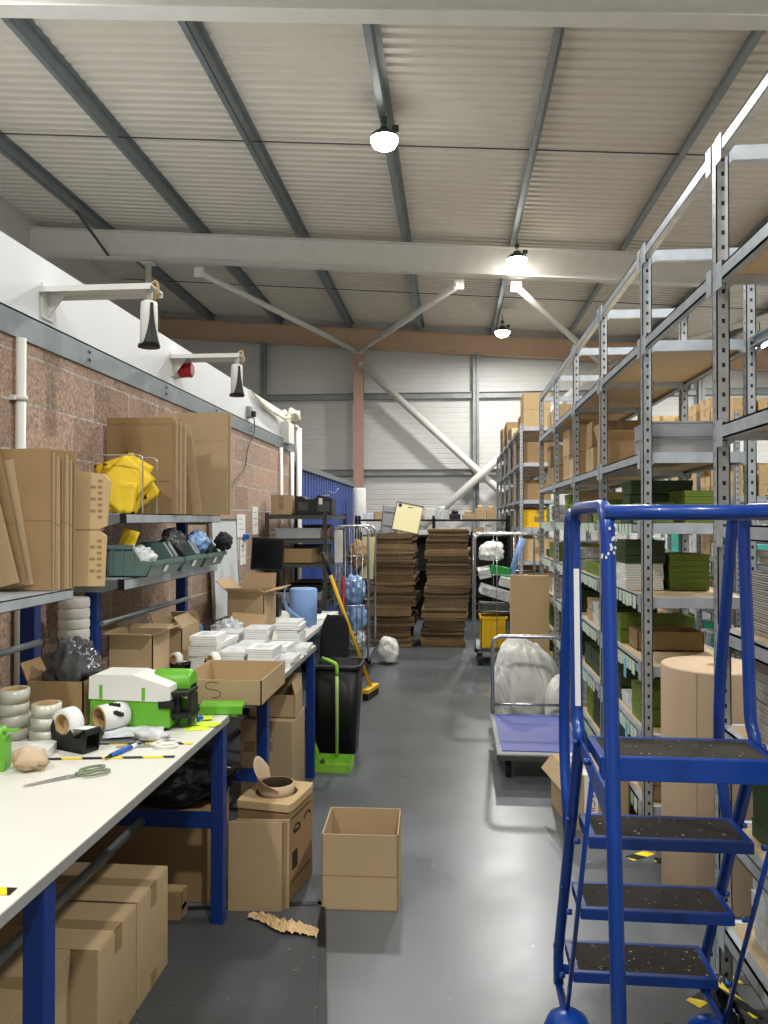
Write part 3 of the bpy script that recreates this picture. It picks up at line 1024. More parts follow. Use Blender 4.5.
# ================================================================ ON THE LEAFLET BENCH
t = thing('shallow_tray', 'shallow open carton tray marked with a handwritten S', 'box', (-.955, 3.3, BZ))
hx, hy, z = .178, .22, .105
m = MB().bb(-hx, hx, -hy, hy, 0, .005).bb(-hx, hx, -hy, -hy + .005, 0, z).bb(-hx, hx, hy - .005, hy, 0, z).bb(-hx, -hx + .005, -hy, hy, 0, z).bb(hx - .005, hx, -hy, hy, 0, z)
m.build('body', CARD, t)
m = MB().tube([(-.025 + .03 * math.cos(a), -hy - .0005, .08 + .016 * math.sin(a)) for a in [.7 + k * .25 for k in range(14)]] +
              [(-.02 + .028 * math.cos(a), -hy - .0005, .048 + .016 * math.sin(a)) for a in [1.5 - k * .25 for k in range(14)]], .0013, 6)
m.build('handwriting', INK, t)
rng = random.Random(4)
stacks = [(-1.31, 3.92, 7, 'beside the open carton, tallest of the near row'), (-1.15, 3.90, 4, 'second in the near row'), (-1.0, 3.84, 5, 'at the middle of the near row'), (-.935, 4.02, 2, 'at the front edge, near row'),
          (-1.32, 4.16, 5, 'behind the tallest stack'), (-1.15, 4.14, 4, 'second in the middle row'), (-1.0, 4.2, 3, 'third in the middle row'), (-.93, 4.36, 2, 'at the front edge, middle row'),
          (-1.35, 4.44, 5, 'at the wall side of the far row'), (-1.17, 4.42, 6, 'in the middle of the far row'), (-1.0, 4.5, 7, 'at the far end by the blue roll')]
for x, y, n, where in stacks:
    z, x = BZ, x + .042
    for k in range(n):
        h = rng.choice((.019, .022, .025))
        wd, dp = rng.uniform(.125, .145), rng.uniform(.185, .2)
        b = MB().box((0, 0, h / 2), (wd, dp, h), None, .0015)
        b.mi = 1
        b.bb(-wd * .3, wd * .3, -dp * .35, dp * .3, h, h + .0004)
        o = b.build('leaflet_bundle', [LEAVES, PAPER2], None, (x + rng.uniform(-.006, .006), y + rng.uniform(-.006, .006), z), (0, 0, rng.uniform(-.07, .07)))
        tag(o, 'white leaflet bundle %s, %s' % (where, ['lowest', 'second up', 'third up', 'fourth up', 'fifth up', 'sixth up', 'seventh up', 'eighth up'][k]), 'leaflets', 'leaflet stacks on the bench')
        z += h + .0006
for i, (x, y, rz) in enumerate(((-.93, 3.66, .5), (-.96, 3.72, -.3), (-.92, 4.18, .8), (-1.06, 4.32, .2))):
    tag(MB().box((0, 0, .003), (.1, .15, .006)).build('loose_leaflet', PAPER2, None, (x, y, BZ), (0, 0, rz)), ['loose leaflets beside the tray at the bench edge', 'loose leaflets just behind the tray, turned left',
        'loose leaflets slid askew at the front edge, middle', 'loose leaflets lying flat between the stacks'][i], 'leaflets', 'loose leaflets')
t = thing('plastic_tray', 'dark grey parts tray with a blue cloth, by the blue upright', 'tray', (-1.54, 4.44, BZ))
MB().bb(-.09, .09, -.08, .08, 0, .006).bb(-.09, -.084, -.08, .08, 0, .1).bb(.084, .09, -.08, .08, 0, .09).bb(-.09, .09, -.08, -.074, 0, .08).bb(-.09, .09, .074, .08, 0, .12).build('body', DKGREY, t)
b = MB().blob((0, 0, .05), (.12, .1, .12), .3, 3, 3, 2)
tag(b.build('blue_cloth', mat('blue_grey_cloth', (96, 122, 160), .9), None, (-1.54, 4.44, BZ + .05)), 'blue grey cloth bundled in the dark parts tray', 'cloth')
b = MB().blob((0, 0, .05), (.2, .16, .14), .45, 3, 4, 21, True, .4)
tag(b.build('film_bag', FILM, None, (-1.38, 4.62, BZ + .0)), 'crumpled clear plastic bag behind the leaflet stacks', 'bag')

# ================================================================ ON THE SHELVES OVER THE BENCHES
def flat_carton(label, loc, d, rot, m=CARD, group='flattened cartons on the bench shelves', crease=.5):
    """flattened carton standing on edge: two liners with a crease and a slot line"""
    x, y, z = d
    b = MB().bb(-x / 2, x / 2, -y / 2, y / 2, 0, z * crease - .002).bb(-x / 2, x / 2, -y / 2, y / 2, z * crease + .001, z)
    b.bb(-x / 2 + .004, x / 2 - .004, -y / 2 + .0015, y / 2 - .0015, z * crease - .003, z * crease + .003)
    return tag(b.build('flattened_carton', m, None, loc, rot), label, 'cardboard', group)


for i in range(9):
    flat_carton('flattened carton in the upright row on the near shelf, %s from the camera' % ORD[i], (-1.67 + .005 * i, 2.77 + .0125 * i, 1.284), (.33 - .004 * (i % 3), .008, .535 - .012 * ((i * 5) % 4)),
                (-.006 * (i % 3), .008 * ((i % 3) - 1), .006 * ((i % 3) - 1)), CARD if i % 4 else CARD2, crease=.49)
for i in range(3):
    flat_carton('flattened carton leaning askew at the camera end of the near shelf, %s one' % ['outermost', 'middle', 'inner'][i], (-1.73 + .012 * i, 2.70 + .028 * i, 1.284), (.28, .007, .5 - .01 * i),
                (-.02, -.26 + .04 * i, .06), CARD2 if i == 1 else CARD, crease=.47)
t = thing('slotted_carton', 'pale flattened carton with a slotted edge, overhanging the near shelf end', 'cardboard', (-1.445, 2.96, 1.286))
t.rotation_euler = (-.03, -.0, .16)
MB().prism([(-.16, 0), (.055, .0), (.062, .2), (.03, .225), (.062, .24), (.075, .42), (.05, .45), (-.16, .47)], -.01, .01, 'Y').build('body', CARD3, t)
m = MB()
for k in range(7):
    for z0 in (.03, .27):
        m.bb(.028, .046, -.0105, -.0098, z0 + k * .024, z0 + k * .024 + .012)
        m.bb(.0, .02, -.0105, -.0098, z0 + k * .024, z0 + k * .024 + .012) if k % 2 else None
m.build('slots', CARD2, t)
MB().bb(-.16, .055, -.0107, -.0098, .222, .228).build('crease', CARD2, t)

# wire dividers
for i, y in enumerate((3.6, 3.78, 4.1, 4.63)):
    P = fillet([(0, 0, 0), (0, 0, .285), (.25, 0, .285), (.25, 0, 0)], .03)
    tag(MB().tube(P, .0035, 8).build('wire_divider', WIRE, None, (-1.745, y, 1.581)), 'wire hoop divider on the upper bench shelf, %s from the camera' % ORD[i], 'divider', 'wire dividers')

# yellow padded envelopes
env = [((-1.65, 3.69, 1.70), (.24, .012, .20), (.1, .35, .05)), ((-1.62, 3.66, 1.73), (.2, .012, .25), (-.1, .75, .1)), ((-1.66, 3.71, 1.74), (.22, .012, .24), (0, -.3, 0)),
       ((-1.585, 3.715, 1.70), (.2, .012, .18), (.1, -.6, .1)), ((-1.67, 3.655, 1.672), (.24, .012, .16), (0, .12, 0)), ((-1.61, 3.735, 1.76), (.17, .012, .22), (.1, .5, -.1))]
for i, (c, d, r) in enumerate(env):
    x, y, z = d
    m = MB()
    for s in (-1, 1):
        m.grid(lambda u, v: ((u - .5) * x, s * y * .5 * (math.sin(u * PI) * math.sin(v * PI)) ** .4 if 0 < u < 1 and 0 < v < 1 else 0, (v - .5) * z), 10, 10)
    bmesh.ops.remove_doubles(m.bm, verts=m.bm.verts, dist=.0004)
    m.bb(-x / 2, x / 2, -y * .5 - .001, -y * .5, z * .3, z * .31)
    tag(m.build('padded_envelope', YELLOW, None, c, r), 'yellow padded envelope in the wire rack, ' + ['propped upright at the front', 'tilted like a diamond in front', 'tilted left at the back', 'leaning right at the edge',
        'lying lowest at the left', 'sticking out highest behind'][i], 'envelope', 'yellow envelopes')
m = MB().grid(lambda u, v: (-.04 + .08 * u + .02 * v, -.01 + .008 * math.sin(u * 5), -.13 + .21 * v), 6, 6)
tag(m.build('padded_envelope', YELLOW, None, (-1.54, 3.5, 1.43), (0, .25, 0), solid=.008), 'yellow padded envelope standing in the front grey green bin', 'envelope', 'yellow envelopes')

# tall cartons on the upper shelf
for i in range(4):
    flat_carton('big flattened carton behind the yellow envelopes, %s of its row' % ORD[i], (-1.65 + .012 * i, 3.93 + .03 * i, 1.582), (.36, .012, .51 - .006 * i), (-.01, 0, .02 * i), CARD if i else CARD2, crease=.93)
for i in range(3):
    flat_carton('tall narrow flattened carton leaning on the upper shelf, %s from the camera' % ORD[i], (-1.58 + .045 * i, 4.2 + .05 * i, 1.582), (.15 - .02 * i, .012, .56 - .02 * i), (-.02, -.1 - .02 * i, .08), CARD if i != 1 else CARD2, crease=.5)
for i in range(2):
    flat_carton('tall flattened carton at the far end of the upper shelf, %s' % ['front sheet', 'rear sheet'][i], (-1.53 + .01 * i, 4.55 + .03 * i, 1.582), (.34, .014, .62), (-.015, 0, .0), CARD, crease=.72)
m = MB()
for k in range(7):
    m.lathe([(.02, 0), (.026, .008), (.026, .024), (.02, .032)], (0, 0, k * .032), 12)
tag(m.build('bubble_roll', mat('bubble_wrap', (190, 184, 172), .4, var=.2, scale=60), None, (-1.5, 4.1, 1.582)), 'thin roll of bubble wrap standing beside the big flattened cartons', 'roll')


def bin_(label, y, ln):
    """open-fronted parts bin facing the aisle"""
    t = thing('storage_bin', label, 'storage bin', (-1.50, y, 1.284), 0, 'grey green storage bins')
    wd, h = .22, .15
    hx = wd / 2
    m = MB()
    P = [(-hx + .01, 0), (hx - .03, 0), (hx, .07), (hx - .05, .075), (hx - .1, h), (-hx, h)]
    for s in (-1, 1):
        q = s * ln / 2
        m.prism(P, min(q, q - s * .005), max(q, q - s * .005), 'Y')
        m.bb(-hx - .006, hx - .095, min(q, q + s * .01), max(q, q + s * .01), h - .02, h)
        for k in range(3):
            m.bb(-.09 + k * .05, -.08 + k * .05, min(q, q + s * .006), max(q, q + s * .006), .01, h - .02)
    m.bb(-hx, hx - .03, -ln / 2, ln / 2, 0, .005)
    m.bb(-hx, -hx + .005, -ln / 2, ln / 2, 0, h)
    m.prism([(hx - .035, 0), (hx - .03, 0), (hx + .002, .07), (hx - .004, .07)], -ln / 2, ln / 2, 'Y')
    m.bb(hx - .006, hx + .008, -ln / 2 - .008, ln / 2 + .008, .055, .075)
    m.build('body', BINGREEN, t)
    k = MB().prism([(hx - .019, .015), (hx - .0175, .015), (hx - .002, .05), (hx - .0035, .05)], -.025, .025, 'Y')
    k.build('label', PAPER, t)
    for s in (-1, 1):
        MB().bar((hx - .1, s * (ln / 2 + .002), h), (hx - .05, s * (ln / 2 + .002), .076), .012, .005, (0, 1, 0)).build('rim', PAPER2, t)
    return t


bin_('grey green storage bin on the lower shelf, nearest the camera', 3.66, .38)
bin_('grey green storage bin in the middle of the lower shelf', 4.07, .30)
bin_('grey green storage bin at the far end of the lower shelf', 4.44, .34)
for x, y, z, d, mt, lb, sd in ((-1.515, 3.62, 1.36, (.11, .26, .12), PAPER2, 'crumpled white papers in the front grey green bin', 3), (-1.515, 4.05, 1.41, (.12, .22, .18), DARKFILM, 'dark bundle of gloves heaped in the middle grey green bin', 4),
                               (-1.515, 4.46, 1.415, (.12, .24, .14), BAGBLUE, 'blue cloth in a clear bag heaped on the far grey green bin', 6), (-1.385, 4.56, 1.42, (.09, .2, .11), BLACKF, 'black cap hanging over the far grey green bin', 9)):
    tag(MB().blob((0, 0, 0), d, .3, 3, 4, sd, False, .35).build('bundle', mt, None, (x, y, z)), lb, 'bundle')

# ================================================================ ON THE LEFT WALL
t = thing('conduit', 'white plastic pipe running up the block wall to the steel beam', 'pipe', (WX + .028, 3.1, 0))
MB().tube([(0, 0, .0), (0, 0, 2.32)], .021, 14).build('pipe', WHITE, t)
MB().lathe([(.028, 0), (.03, .01), (.028, .02)], (0, 0, 2.055), 14).bb(-.027, -.005, -.04, .012, 2.055, 2.075).build('clip', WHITE, t)
for y, lb, r in ((8.05, 'thin white pipe on the block wall near its far end', .018), (8.6, 'white pipe beside the far end of the block wall', .024)):
    tag(MB().tube([(WX + .028, y, .3), (WX + .028, y, 2.32)], r, 10).lathe([(r + .006, 1.6), (r + .006, 1.63)], (WX + .028, y, 0), 10).build('conduit', WHITE), lb, 'pipe')
tag(MB().tube([(WX + .055, 8.86, 0), (WX + .055, 8.86, 2.62)], .035, 12).tube([(WX + .055, 8.86, 2.6), (WX - .06, 8.8, 2.72), (WX - .06, 8.6, 2.78)], .03, 10).build('conduit', WHITE), 'thick white pipe at the corner where the blue wall begins', 'pipe')
tag(MB().tube([(-4.96, 12.15, 2.0), (-4.96, 12.15, 5.76)], .05, 12).bb(-5.06, -4.86, 12.05, 12.25, 5.735, 5.75).build('post', BRACE), 'thin white post under the roof beam beyond the wall top', 'post')


def arm(label, y, z, ln, dy):
    t = thing('wall_bracket_arm', label, 'bracket', (WX - .012, y, z))
    MB().bb(0, .008, -.05, .05, -.13, .03).prism([(.008, 0), (.008, -.12), (.1, 0)], -.004, .004, 'Y').build('wall_plate', WHITE, t)
    MB().bb(0, ln, -.075, .075, 0, .006).bb(0, ln, -.075, -.071, -.02, 0).bb(0, ln, .071, .075, -.02, 0).build('arm', WHITE, t)
    MB().tube(fillet([(ln - .04, 0, .01), (ln, 0, .045), (ln + .02, -.02, -.02), (ln - .02, 0, -.07)], .03), .006, 6).build('cable', CORE, t)
    d = thing('hanging_scanner', label.replace('white arm reaching out from', 'white and black scanner hanging under the arm on'), 'scanner', (WX - .012 + ln - .035, y, z - .05))
    MB().tube([(0, 0, .05), (0, 0, .0)], .016, 12).build('stem', WHITE, d)
    P = [(-.04, 0), (.04, 0), (.042, -.05), (.044, -.2), (-.036, -.2), (-.04, -.05)]
    MB().lathe([(.02, .0), (.036, -.01), (.038, -.05), (.04, -.2), (.036, -.205)], seg=20).build('housing', WHITE, d)
    m = MB()
    m.grid(lambda u, v: ((.0425 + .012 * v * v) * math.cos(-.9 + (u - .5) * (.35 + 1.3 * v * v)), (.0425 + .012 * v * v) * math.sin(-.9 + (u - .5) * (.35 + 1.3 * v * v)), -.02 - .195 * v), 8, 10)
    m.build('window', BLACK, d, solid=.004)
    m = MB().lathe([(.03, -.205), (.046, -.2), (.05, -.215), (.03, -.216)], seg=20)
    m.build('base', BLACK, d)


arm('white arm reaching out from the wall panel, nearer the camera', 3.38, 2.60, .52, 0)
arm('white arm reaching out from the wall panel, farther from the camera', 4.98, 2.635, .47, 0)
t = thing('alarm_sounder', 'red round fire alarm sounder on the white wall panel', 'alarm', (WX - .012, 5.06, 2.565))
R = Matrix.Rotation(PI / 2, 4, 'Y')
MB().lathe([(.055, 0), (.055, .02)], seg=20, M=R).build('base', WHITE, t)
MB().lathe([(.05, .02), (.052, .05), (.046, .056), (.05, .062), (.05, .1), (.04, .108)], seg=20, M=R).build('sounder', RED, t)
t = thing('socket_box', 'grey socket with a black plug on the white wall panel', 'socket', (WX - .012, 6.85, 2.53))
MB().bb(0, .04, -.05, .05, -.05, .05, .004).build('box', GREYBOARD, t)
MB().bb(.04, .075, -.02, .03, -.04, .01, .004).build('plug', BLACK, t)
tag(MB().tube(fillet([(WX + .045, 6.86, 2.49), (WX + .05, 6.88, 2.36), (WX + .03, 6.7, 2.2), (WX + .02, 6.66, 2.0), (WX + .015, 6.3, 1.86), (WX + .012, 6.1, 1.78)], .1), .005, 6).build('power_cable', CABLEM), 'grey cable hanging from the wall socket down the blocks', 'cable')
t = thing('junction_box', 'white junction box on the wall panel below a bundle of cables', 'box', (WX - .012, 8.35, 2.52))
MB().bb(0, .09, -.14, .14, -.13, .1, .006).build('case', WHITE, t)
rng = random.Random(9)
m = MB()
for k in range(9):
    y0_ = 7.4 + .12 * k
    m.tube(fillet([(WX, y0_ - .5, 2.74 - .01 * k), (WX + .03, y0_ - .1, 2.66 - .02 * rng.random()), (WX + .05, 8.1 + .03 * k, 2.62 + .04 * rng.random()), (WX + .06, 8.5 + .02 * k, 2.7 + .07 * rng.random()), (WX + .04, 8.7, 2.7 + .05 * rng.random())], .12, 4), .008, 6)
m.blob((WX + .06, 8.55, 2.72), (.14, .3, .16), .5, 5, 3, 3, False, .4)
tag(m.build('cable_bundle', mat('cream_cable', (214, 206, 184), .5, var=.25, scale=40), None), 'tangled bundle of cream cables at the far end of the wall panel', 'cables')
# notices
for y, z, wd, h, lb in ((6.6, 1.50, .26, .2, 'printed notice on the block wall, upper left one'), (7.08, 1.545, .2, .26, 'narrow printed notice on the block wall, farthest one'), (6.44, 1.265, .14, .23, 'printed notice low on the block wall, left of the blue clip'),
                        (6.66, 1.265, .18, .22, 'printed notice low on the block wall, under the blue clip')):
    b = MB().bb(0, .003, -wd / 2, wd / 2, -h / 2, h / 2)
    b.mi = 1
    for k in range(3):
        b.bb(.003, .0034, -wd * .3, wd * (.1 + .1 * k), h * (.28 - .22 * k), h * (.3 - .22 * k))
    if 'lower' in lb or 'low' in lb:
        b.mi = 2
        b.bb(.003, .0034, -wd * .3, wd * .1, h * .2, h * .26)
    tag(b.build('notice', [PAPER, INK, GREEN], None, (WX, y, z)), lb, 'notice', 'wall notices')
tag(MB().bb(0, .03, -.05, .05, 0, .05, .006).bb(.03, .045, -.02, .02, .01, .04, .004).build('clip', BLUEP, None, (WX, 6.7, 1.375)), 'blue clip holding a notice on the block wall', 'clip')
t = thing('whiteboard', 'white board leaning upright against the block wall', 'board', (-1.79, 6.0, BZ))
t.rotation_euler = (0, -.05, 0)
MB().bb(-.008, .008, -.33, .33, .0, .76).build('board', mat('white_board', (214, 220, 224), .3, var=.05), t)
MB().bb(-.012, .012, -.34, -.325, 0, .77).bb(-.012, .012, .325, .34, 0, .77).bb(-.012, .012, -.34, .34, .755, .77).build('frame', CHROME, t)

# ================================================================ THE FAR DESK
t = thing('desk', 'white topped desk beyond the leaflet bench, under the monitor', 'desk', (-1.31, 5.58, 0))
MB().bb(-.43, .36, -.78, .78, BZ - .031, BZ - .001, .003).build('worktop', LAM, t)
for sx in (-.4, .32):
    for sy in (-.74, .74):
        MB().bb(sx - .02, sx + .02, sy - .02, sy + .02, 0, BZ - .03).build('leg', DKGREY, t)
MB().bb(-.4, -.385, -.74, .74, .2, .7).build('back_panel', DKGREY, t)
open_carton('open_carton', 'open carton with spread flaps on the far desk before the monitor', (-1.44, 5.44, BZ), (.26, .36, .255), 0, CARD, {'-y': 72, '+y': 25, '+x': 78, '-x': 50}, fl=.12)
m = MB().bb(-.12, .12, -.003, .003, 0, .16)
m.bb(-.12, .12, -.004, .004, .0, .004)
tag(m.build('cardboard_sheet', CARD3, None, (-1.4, 5.07, BZ), (-.75, .06, -.05)), 'pale carton lid leaning back against the open carton on the desk', 'cardboard')
tag(MB().blob((0, 0, .04), (.16, .2, .14), .5, 3, 4, 31, True, .4).build('film_bag', FILM, None, (-1.47, 4.95, BZ)), 'crumpled clear film in front of the carton lid', 'bag')
t = thing('paper_towel_roll', 'large pale blue paper roll standing on the far desk', 'roll', (-1.09, 5.55, BZ))
MB().lathe([(.03, .262), (.09, .262), (.1, .255), (.1, 0), (.03, 0)], seg=32, cap=False).build('paper', PALEBLUE, t)
MB().lathe([(.03, .002), (.03, .262), (.026, .262), (.026, .002)], seg=16, cap=False).build('core', CORE, t)
m = MB().grid(lambda u, v: (-.11 - .08 * math.sin(u * PI) + .2 * u, -.11 - .06 * u, .215 - .19 * u + .07 * v * (1 - u) - .03 * math.sin(v * PI)), 12, 6)
m.build('loose_sheet', PALEBLUE, t, solid=.002)
t = thing('monitor', 'black computer monitor on the far desk against the block wall', 'monitor', (-1.46, 5.98, BZ), .08)
MB().bb(-.1, .1, -.07, .09, 0, .16, .006).build('stand_box', BLACK, t)
MB().bb(-.03, .03, .01, .03, .16, .45).bb(-.09, .09, -.05, .07, .16, .17).build('stand', BLACK, t)
MB().box((0, 0, .49), (.26, .03, .26), (-.08, .05, 0), .006).build('case', BLACK, t)
MB().box((0, -.0165, .492), (.24, .002, .235), (-.08, .05, 0)).build('screen', mat('dark_screen', (14, 16, 18), .12), t)
for x, y, d, mt, lb, sd in ((-1.16, 6.1, (.2, .22, .16), BLACKF, 'dark cables and bags heaped beside the monitor', 2), (-1.62, 5.72, (.12, .2, .3), CARD, 'crumpled brown paper behind the open carton', 7)):
    tag(MB().blob((0, 0, d[2] * .31), d, .4, 3, 4, sd, True, .4).build('bundle', mt, None, (x, y, BZ)), lb, 'bundle')
tag(MB().bb(-.1, .1, -.15, .15, 0, .012, .003).build('paper_pad', PAPER, None, (-1.0, 5.93, BZ), (0, 0, .1)), 'white paper pad at the far corner of the desk', 'paper')

# office chair
t = thing('office_chair', 'black office chair turned towards the far desk', 'chair', (-.66, 5.55, 0), 0)
t.location = (-.86, 5.5, 0)
t.rotation_euler = (0, 0, -1.0)
m = MB()
m.grid(lambda u, v: (.02 + .05 * math.cos((u - .5) * 2.2) - .05 + .02 * v, (u - .5) * .21 * max(.2, 1 - abs(2 * v - 1) ** 3) ** .5, .47 + .4 * v), 12, 12)
m.build('backrest', BLACKF, t, solid=.05)
MB().bb(.04, .047, -.012, .012, .7, .79).build('slot', GREYBOARD, t)
MB().box((-.12, 0, .47), (.3, .34, .07), None, .03).build('seat', BLACKF, t)
MB().tube([(-.12, 0, .08), (-.12, 0, .44)], .025, 12).build('column', BLACK, t)
m = MB()
for k in range(5):
    a = k * 2 * PI / 5 + .3
    m.bar((-.12, 0, .09), (-.12 + .17 * math.cos(a), .17 * math.sin(a), .06), .03, .025)
    m.lathe([(.02, 0), (.024, .02), (.02, .045)], (-.12 + .17 * math.cos(a), .17 * math.sin(a), 0), 10)
m.build('base', BLACK, t)

# ================================================================ BIN, DUSTPAN, BROOM
t = thing('waste_bin', 'tall black plastic waste bin standing in front of the chair', 'bin', (-.775, 5.16, 0))
def ring(hx, hy, z, r=.05, n=5):
    P = []
    for sx, sy, a0 in ((1, 1, 0), (-1, 1, PI / 2), (-1, -1, PI), (1, -1, 3 * PI / 2)):
        for k in range(n + 1):
            a = a0 + k * PI / 2 / n
            P.append((sx * (hx - r) + r * math.cos(a), sy * (hy - r) + r * math.sin(a), z))
    return P


def loft(m, secs, cap0=True, cap1=True):
    R = [m.verts(s_) for s_ in secs]
    n = len(R[0])
    for i in range(len(R) - 1):
        for k in range(n):
            m._faces([R[i][k], R[i][(k + 1) % n], R[i + 1][(k + 1) % n], R[i + 1][k]], [(0, 1, 2, 3)], True)
    if cap0:
        m._faces(R[0], [tuple(reversed(range(n)))])
    if cap1:
        m._faces(R[-1], [tuple(range(n))])
    return m


loft(MB(), [ring(.13, .12, 0), ring(.16, .148, .585), ring(.152, .14, .585), ring(.125, .115, .02)]).build('body', BLACK, t)
loft(MB(), [ring(.16, .148, .56), ring(.17, .158, .565), ring(.17, .158, .59), ring(.158, .146, .595), ring(.156, .144, .56)], False, False).build('rim', BLACK, t)
t = thing('dustpan', 'lime green long-handled dustpan standing before the black bin', 'dustpan', (-.735, 4.8, 0), -.05)
m = MB().prism([(-.11, 0), (.055, 0), (.062, .065), (-.0, .058), (-.12, .05)], -.108, -.104, 'X').prism([(-.11, 0), (.055, 0), (.062, .065), (-.0, .058), (-.12, .05)], .104, .108, 'X')
m.bb(-.108, .108, -.11, .055, 0, .004).bb(-.108, .108, .051, .055, 0, .065).bb(-.108, .108, -.113, -.108, 0, .05)
m.build('pan', LIME, t)
MB().tube([(0, .04, .06), (-.002, .045, .6)], .011, 12).build('pole', mat('lime_pole', (176, 206, 118), .4), t)
MB().tube(fillet([(-.002, .045, .56), (-.003, .046, .635), (-.05, .046, .655), (-.1, .05, .67)], .03), [.012] * 14, 10).build('grip', LIME, t)
t = thing('hand_brush', 'lime green brush leaning beside the dustpan at the blue leg', 'brush', (-.885, 4.83, 0))
MB().prism([(0, .0), (.05, .0), (.03, .09), (-.01, .17), (-.02, .16)], -.03, .03, 'Y').build('head', LIME, t)
MB().bar((.02, 0, .0), (.07, 0, .02), .05, .03).build('bristles', DKGREY, t)
t = thing('broom', 'broom with a long yellow handle leaning over the end of the far desk', 'broom', (-.72, 6.72, 0))
a, b = Vector((0, 0, .09)), Vector((-.37, -.36, 1.28))
MB().tube([a, b * .86 + a * .14], .015, 12).build('handle', YELLOWP, t)
MB().tube([b * .84 + a * .16, b], .017, 12).build('grip', BLACK, t)
MB().box((0, 0, .075), (.3, .06, .04), (0, 0, 1.35), .01).build('head', YELLOWP, t)
MB().box((0, 0, .028), (.29, .05, .056), (0, 0, 1.35)).build('bristles', BLACK, t)

# ================================================================ DARK SHELVING UNIT AND ROLL CAGE
t = thing('shelving_unit', 'dark grey steel shelving unit against the wall beyond the desk', 'shelving', (-1.49, 7.9, 0))
for sx in (-.28, .28):
    for sy in (-.68, .68):
        m = MB().bb(sx - .02, sx + .02, sy - .003, sy + .003, 0, 1.62).bb(sx - .003, sx + .003, sy - .02, sy + .02, 0, 1.62)
        m.build('post', DKGREY, t)
for z in (.3, .75, 1.14, 1.37, 1.6):
    MB().bb(-.29, .29, -.69, .69, z - .004, z).bb(-.29, .29, -.69, -.686, z - .04, z).bb(.286, .29, -.69, .69, z - .04, z).bb(-.29, .29, .686, .69, z - .04, z).build('shelf', DKGREY, t)
plain_carton('carton', 'small carton on top of the dark shelving unit', (-1.66, 7.42, 1.602), (.2, .2, .19), .05)
tag(MB().bb(-.09, .09, -.1, .1, 0, .03, .006).build('paper_bundle', CARD3, None, (-1.68, 7.36, 1.374)), 'pale paper bundle on the second shelf of the dark unit', 'paper')
t = thing('black_printer', 'black machine with cables on top of the dark shelving unit', 'machine', (-1.36, 7.5, 1.602))
MB().prism([(-.17, 0), (.19, 0), (.19, .16), (.06, .19), (.02, .15), (-.06, .15), (-.1, .18), (-.17, .18)], -.13, .13, 'Y').build('case', BLACK, t)
MB().bb(-.14, -.04, -.134, -.13, .04, .12).build('panel', DKGREY, t)
MB().bb(.05, .17, -.134, -.13, .03, .13).build('panel', DKGREY, t)
MB().bb(.065, .1, -.137, -.131, .1, .16).build('label', PAPER, t)
MB().tube(fillet([(.1, 0, .17), (.14, -.02, .24), (.2, -.03, .2), (.24, -.03, .26)], .03), .006, 6).tube([(.05, -.05, .18), (.16, -.05, .19)], .008, 6).build('cable', GREYBOARD, t)
rng = random.Random(17)
k = 0
for z, nm in ((.754, 'fourth'), (1.144, 'third'), (1.374, 'second')):
    for y in (7.32, 7.62, 7.95, 8.3):
        k += 1
        mt = [PAPER2, CARD, DKGREY, BLACK, GREYBOARD, CARD2, RED][rng.randrange(7)]
        d = (rng.uniform(.25, .45), rng.uniform(.18, .26), rng.uniform(.08, .16))
        b = MB().box((0, 0, d[2] / 2), d, None, .005).bb(-d[0] * .52, d[0] * .52, -d[1] * .51, d[1] * .51, d[2] * .8, d[2])
        tag(b.build('storage_box', mt, None, (-1.49 + rng.uniform(-.04, .04), y, z), (0, 0, rng.uniform(-.1, .1))), 'box on the %s shelf of the dark unit, %s from its near end' % (nm, ORD[[7.32, 7.62, 7.95, 8.3].index(y)]), 'box', 'boxes in the dark unit')


def roll_cage(label, loc, d, rz=0.0, bars=5, nv=6):
    t = thing('roll_cage', label, 'roll cage', loc, rz)
    x, y, z = d[0] / 2, d[1] / 2, d[2]
    MB().bb(-x, x, -y, y, .16, .175).bb(-x, x, -y, -y + .03, .14, .18).bb(-x, x, y - .03, y, .14, .18).bb(-x, -x + .03, -y, y, .14, .18).bb(x - .03, x, -y, y, .14, .18).build('base', GALV2, t)
    for s in (-1, 1):
        MB().tube(fillet([(s * x, -y, .17), (s * x, -y, z), (s * x, y, z), (s * x, y, .17)], .08), .0125, 10).build('side_frame', CHROME, t)
        m = MB()
        for k in range(1, bars):
            zz = .2 + (z - .25) * k / bars
            m.tube([(s * x, -y, zz), (s * x, y, zz)], .005, 6)
        for k in range(1, nv):
            yy = -y + 2 * y * k / nv
            m.tube([(s * x, yy, .17), (s * x, yy, z)], .004, 6)
        m.build('side_mesh', CHROME, t)
    m = MB().tube(fillet([(-x, y, .17), (-x, y, z - .02), (x, y, z - .02), (x, y, .17)], .08), .0115, 10)
    for k in range(1, bars):
        zz = .2 + (z - .25) * k / bars
        m.tube([(-x, y, zz), (x, y, zz)], .005, 6)
    for k in range(1, 6):
        m.tube([(-x + 2 * x * k / 6, y, .17), (-x + 2 * x * k / 6, y, z)], .004, 6)
    m.build('back_frame', CHROME, t)
    for sx in (-1, 1):
        for sy in (-1, 1):
            q = Matrix.Translation((sx * (x - .05), sy * (y - .06), .058)) @ Matrix.Rotation(PI / 2, 4, 'X')
            m = MB().lathe([(.03, -.018), (.057, -.016), (.057, .016), (.03, .018)], seg=18, M=q)
            m.bb(sx * (x - .05) - .03, sx * (x - .05) + .03, sy * (y - .06) - .025, sy * (y - .06) + .025, .11, .142)
            m.build('castor', BLACK, t)
    return t


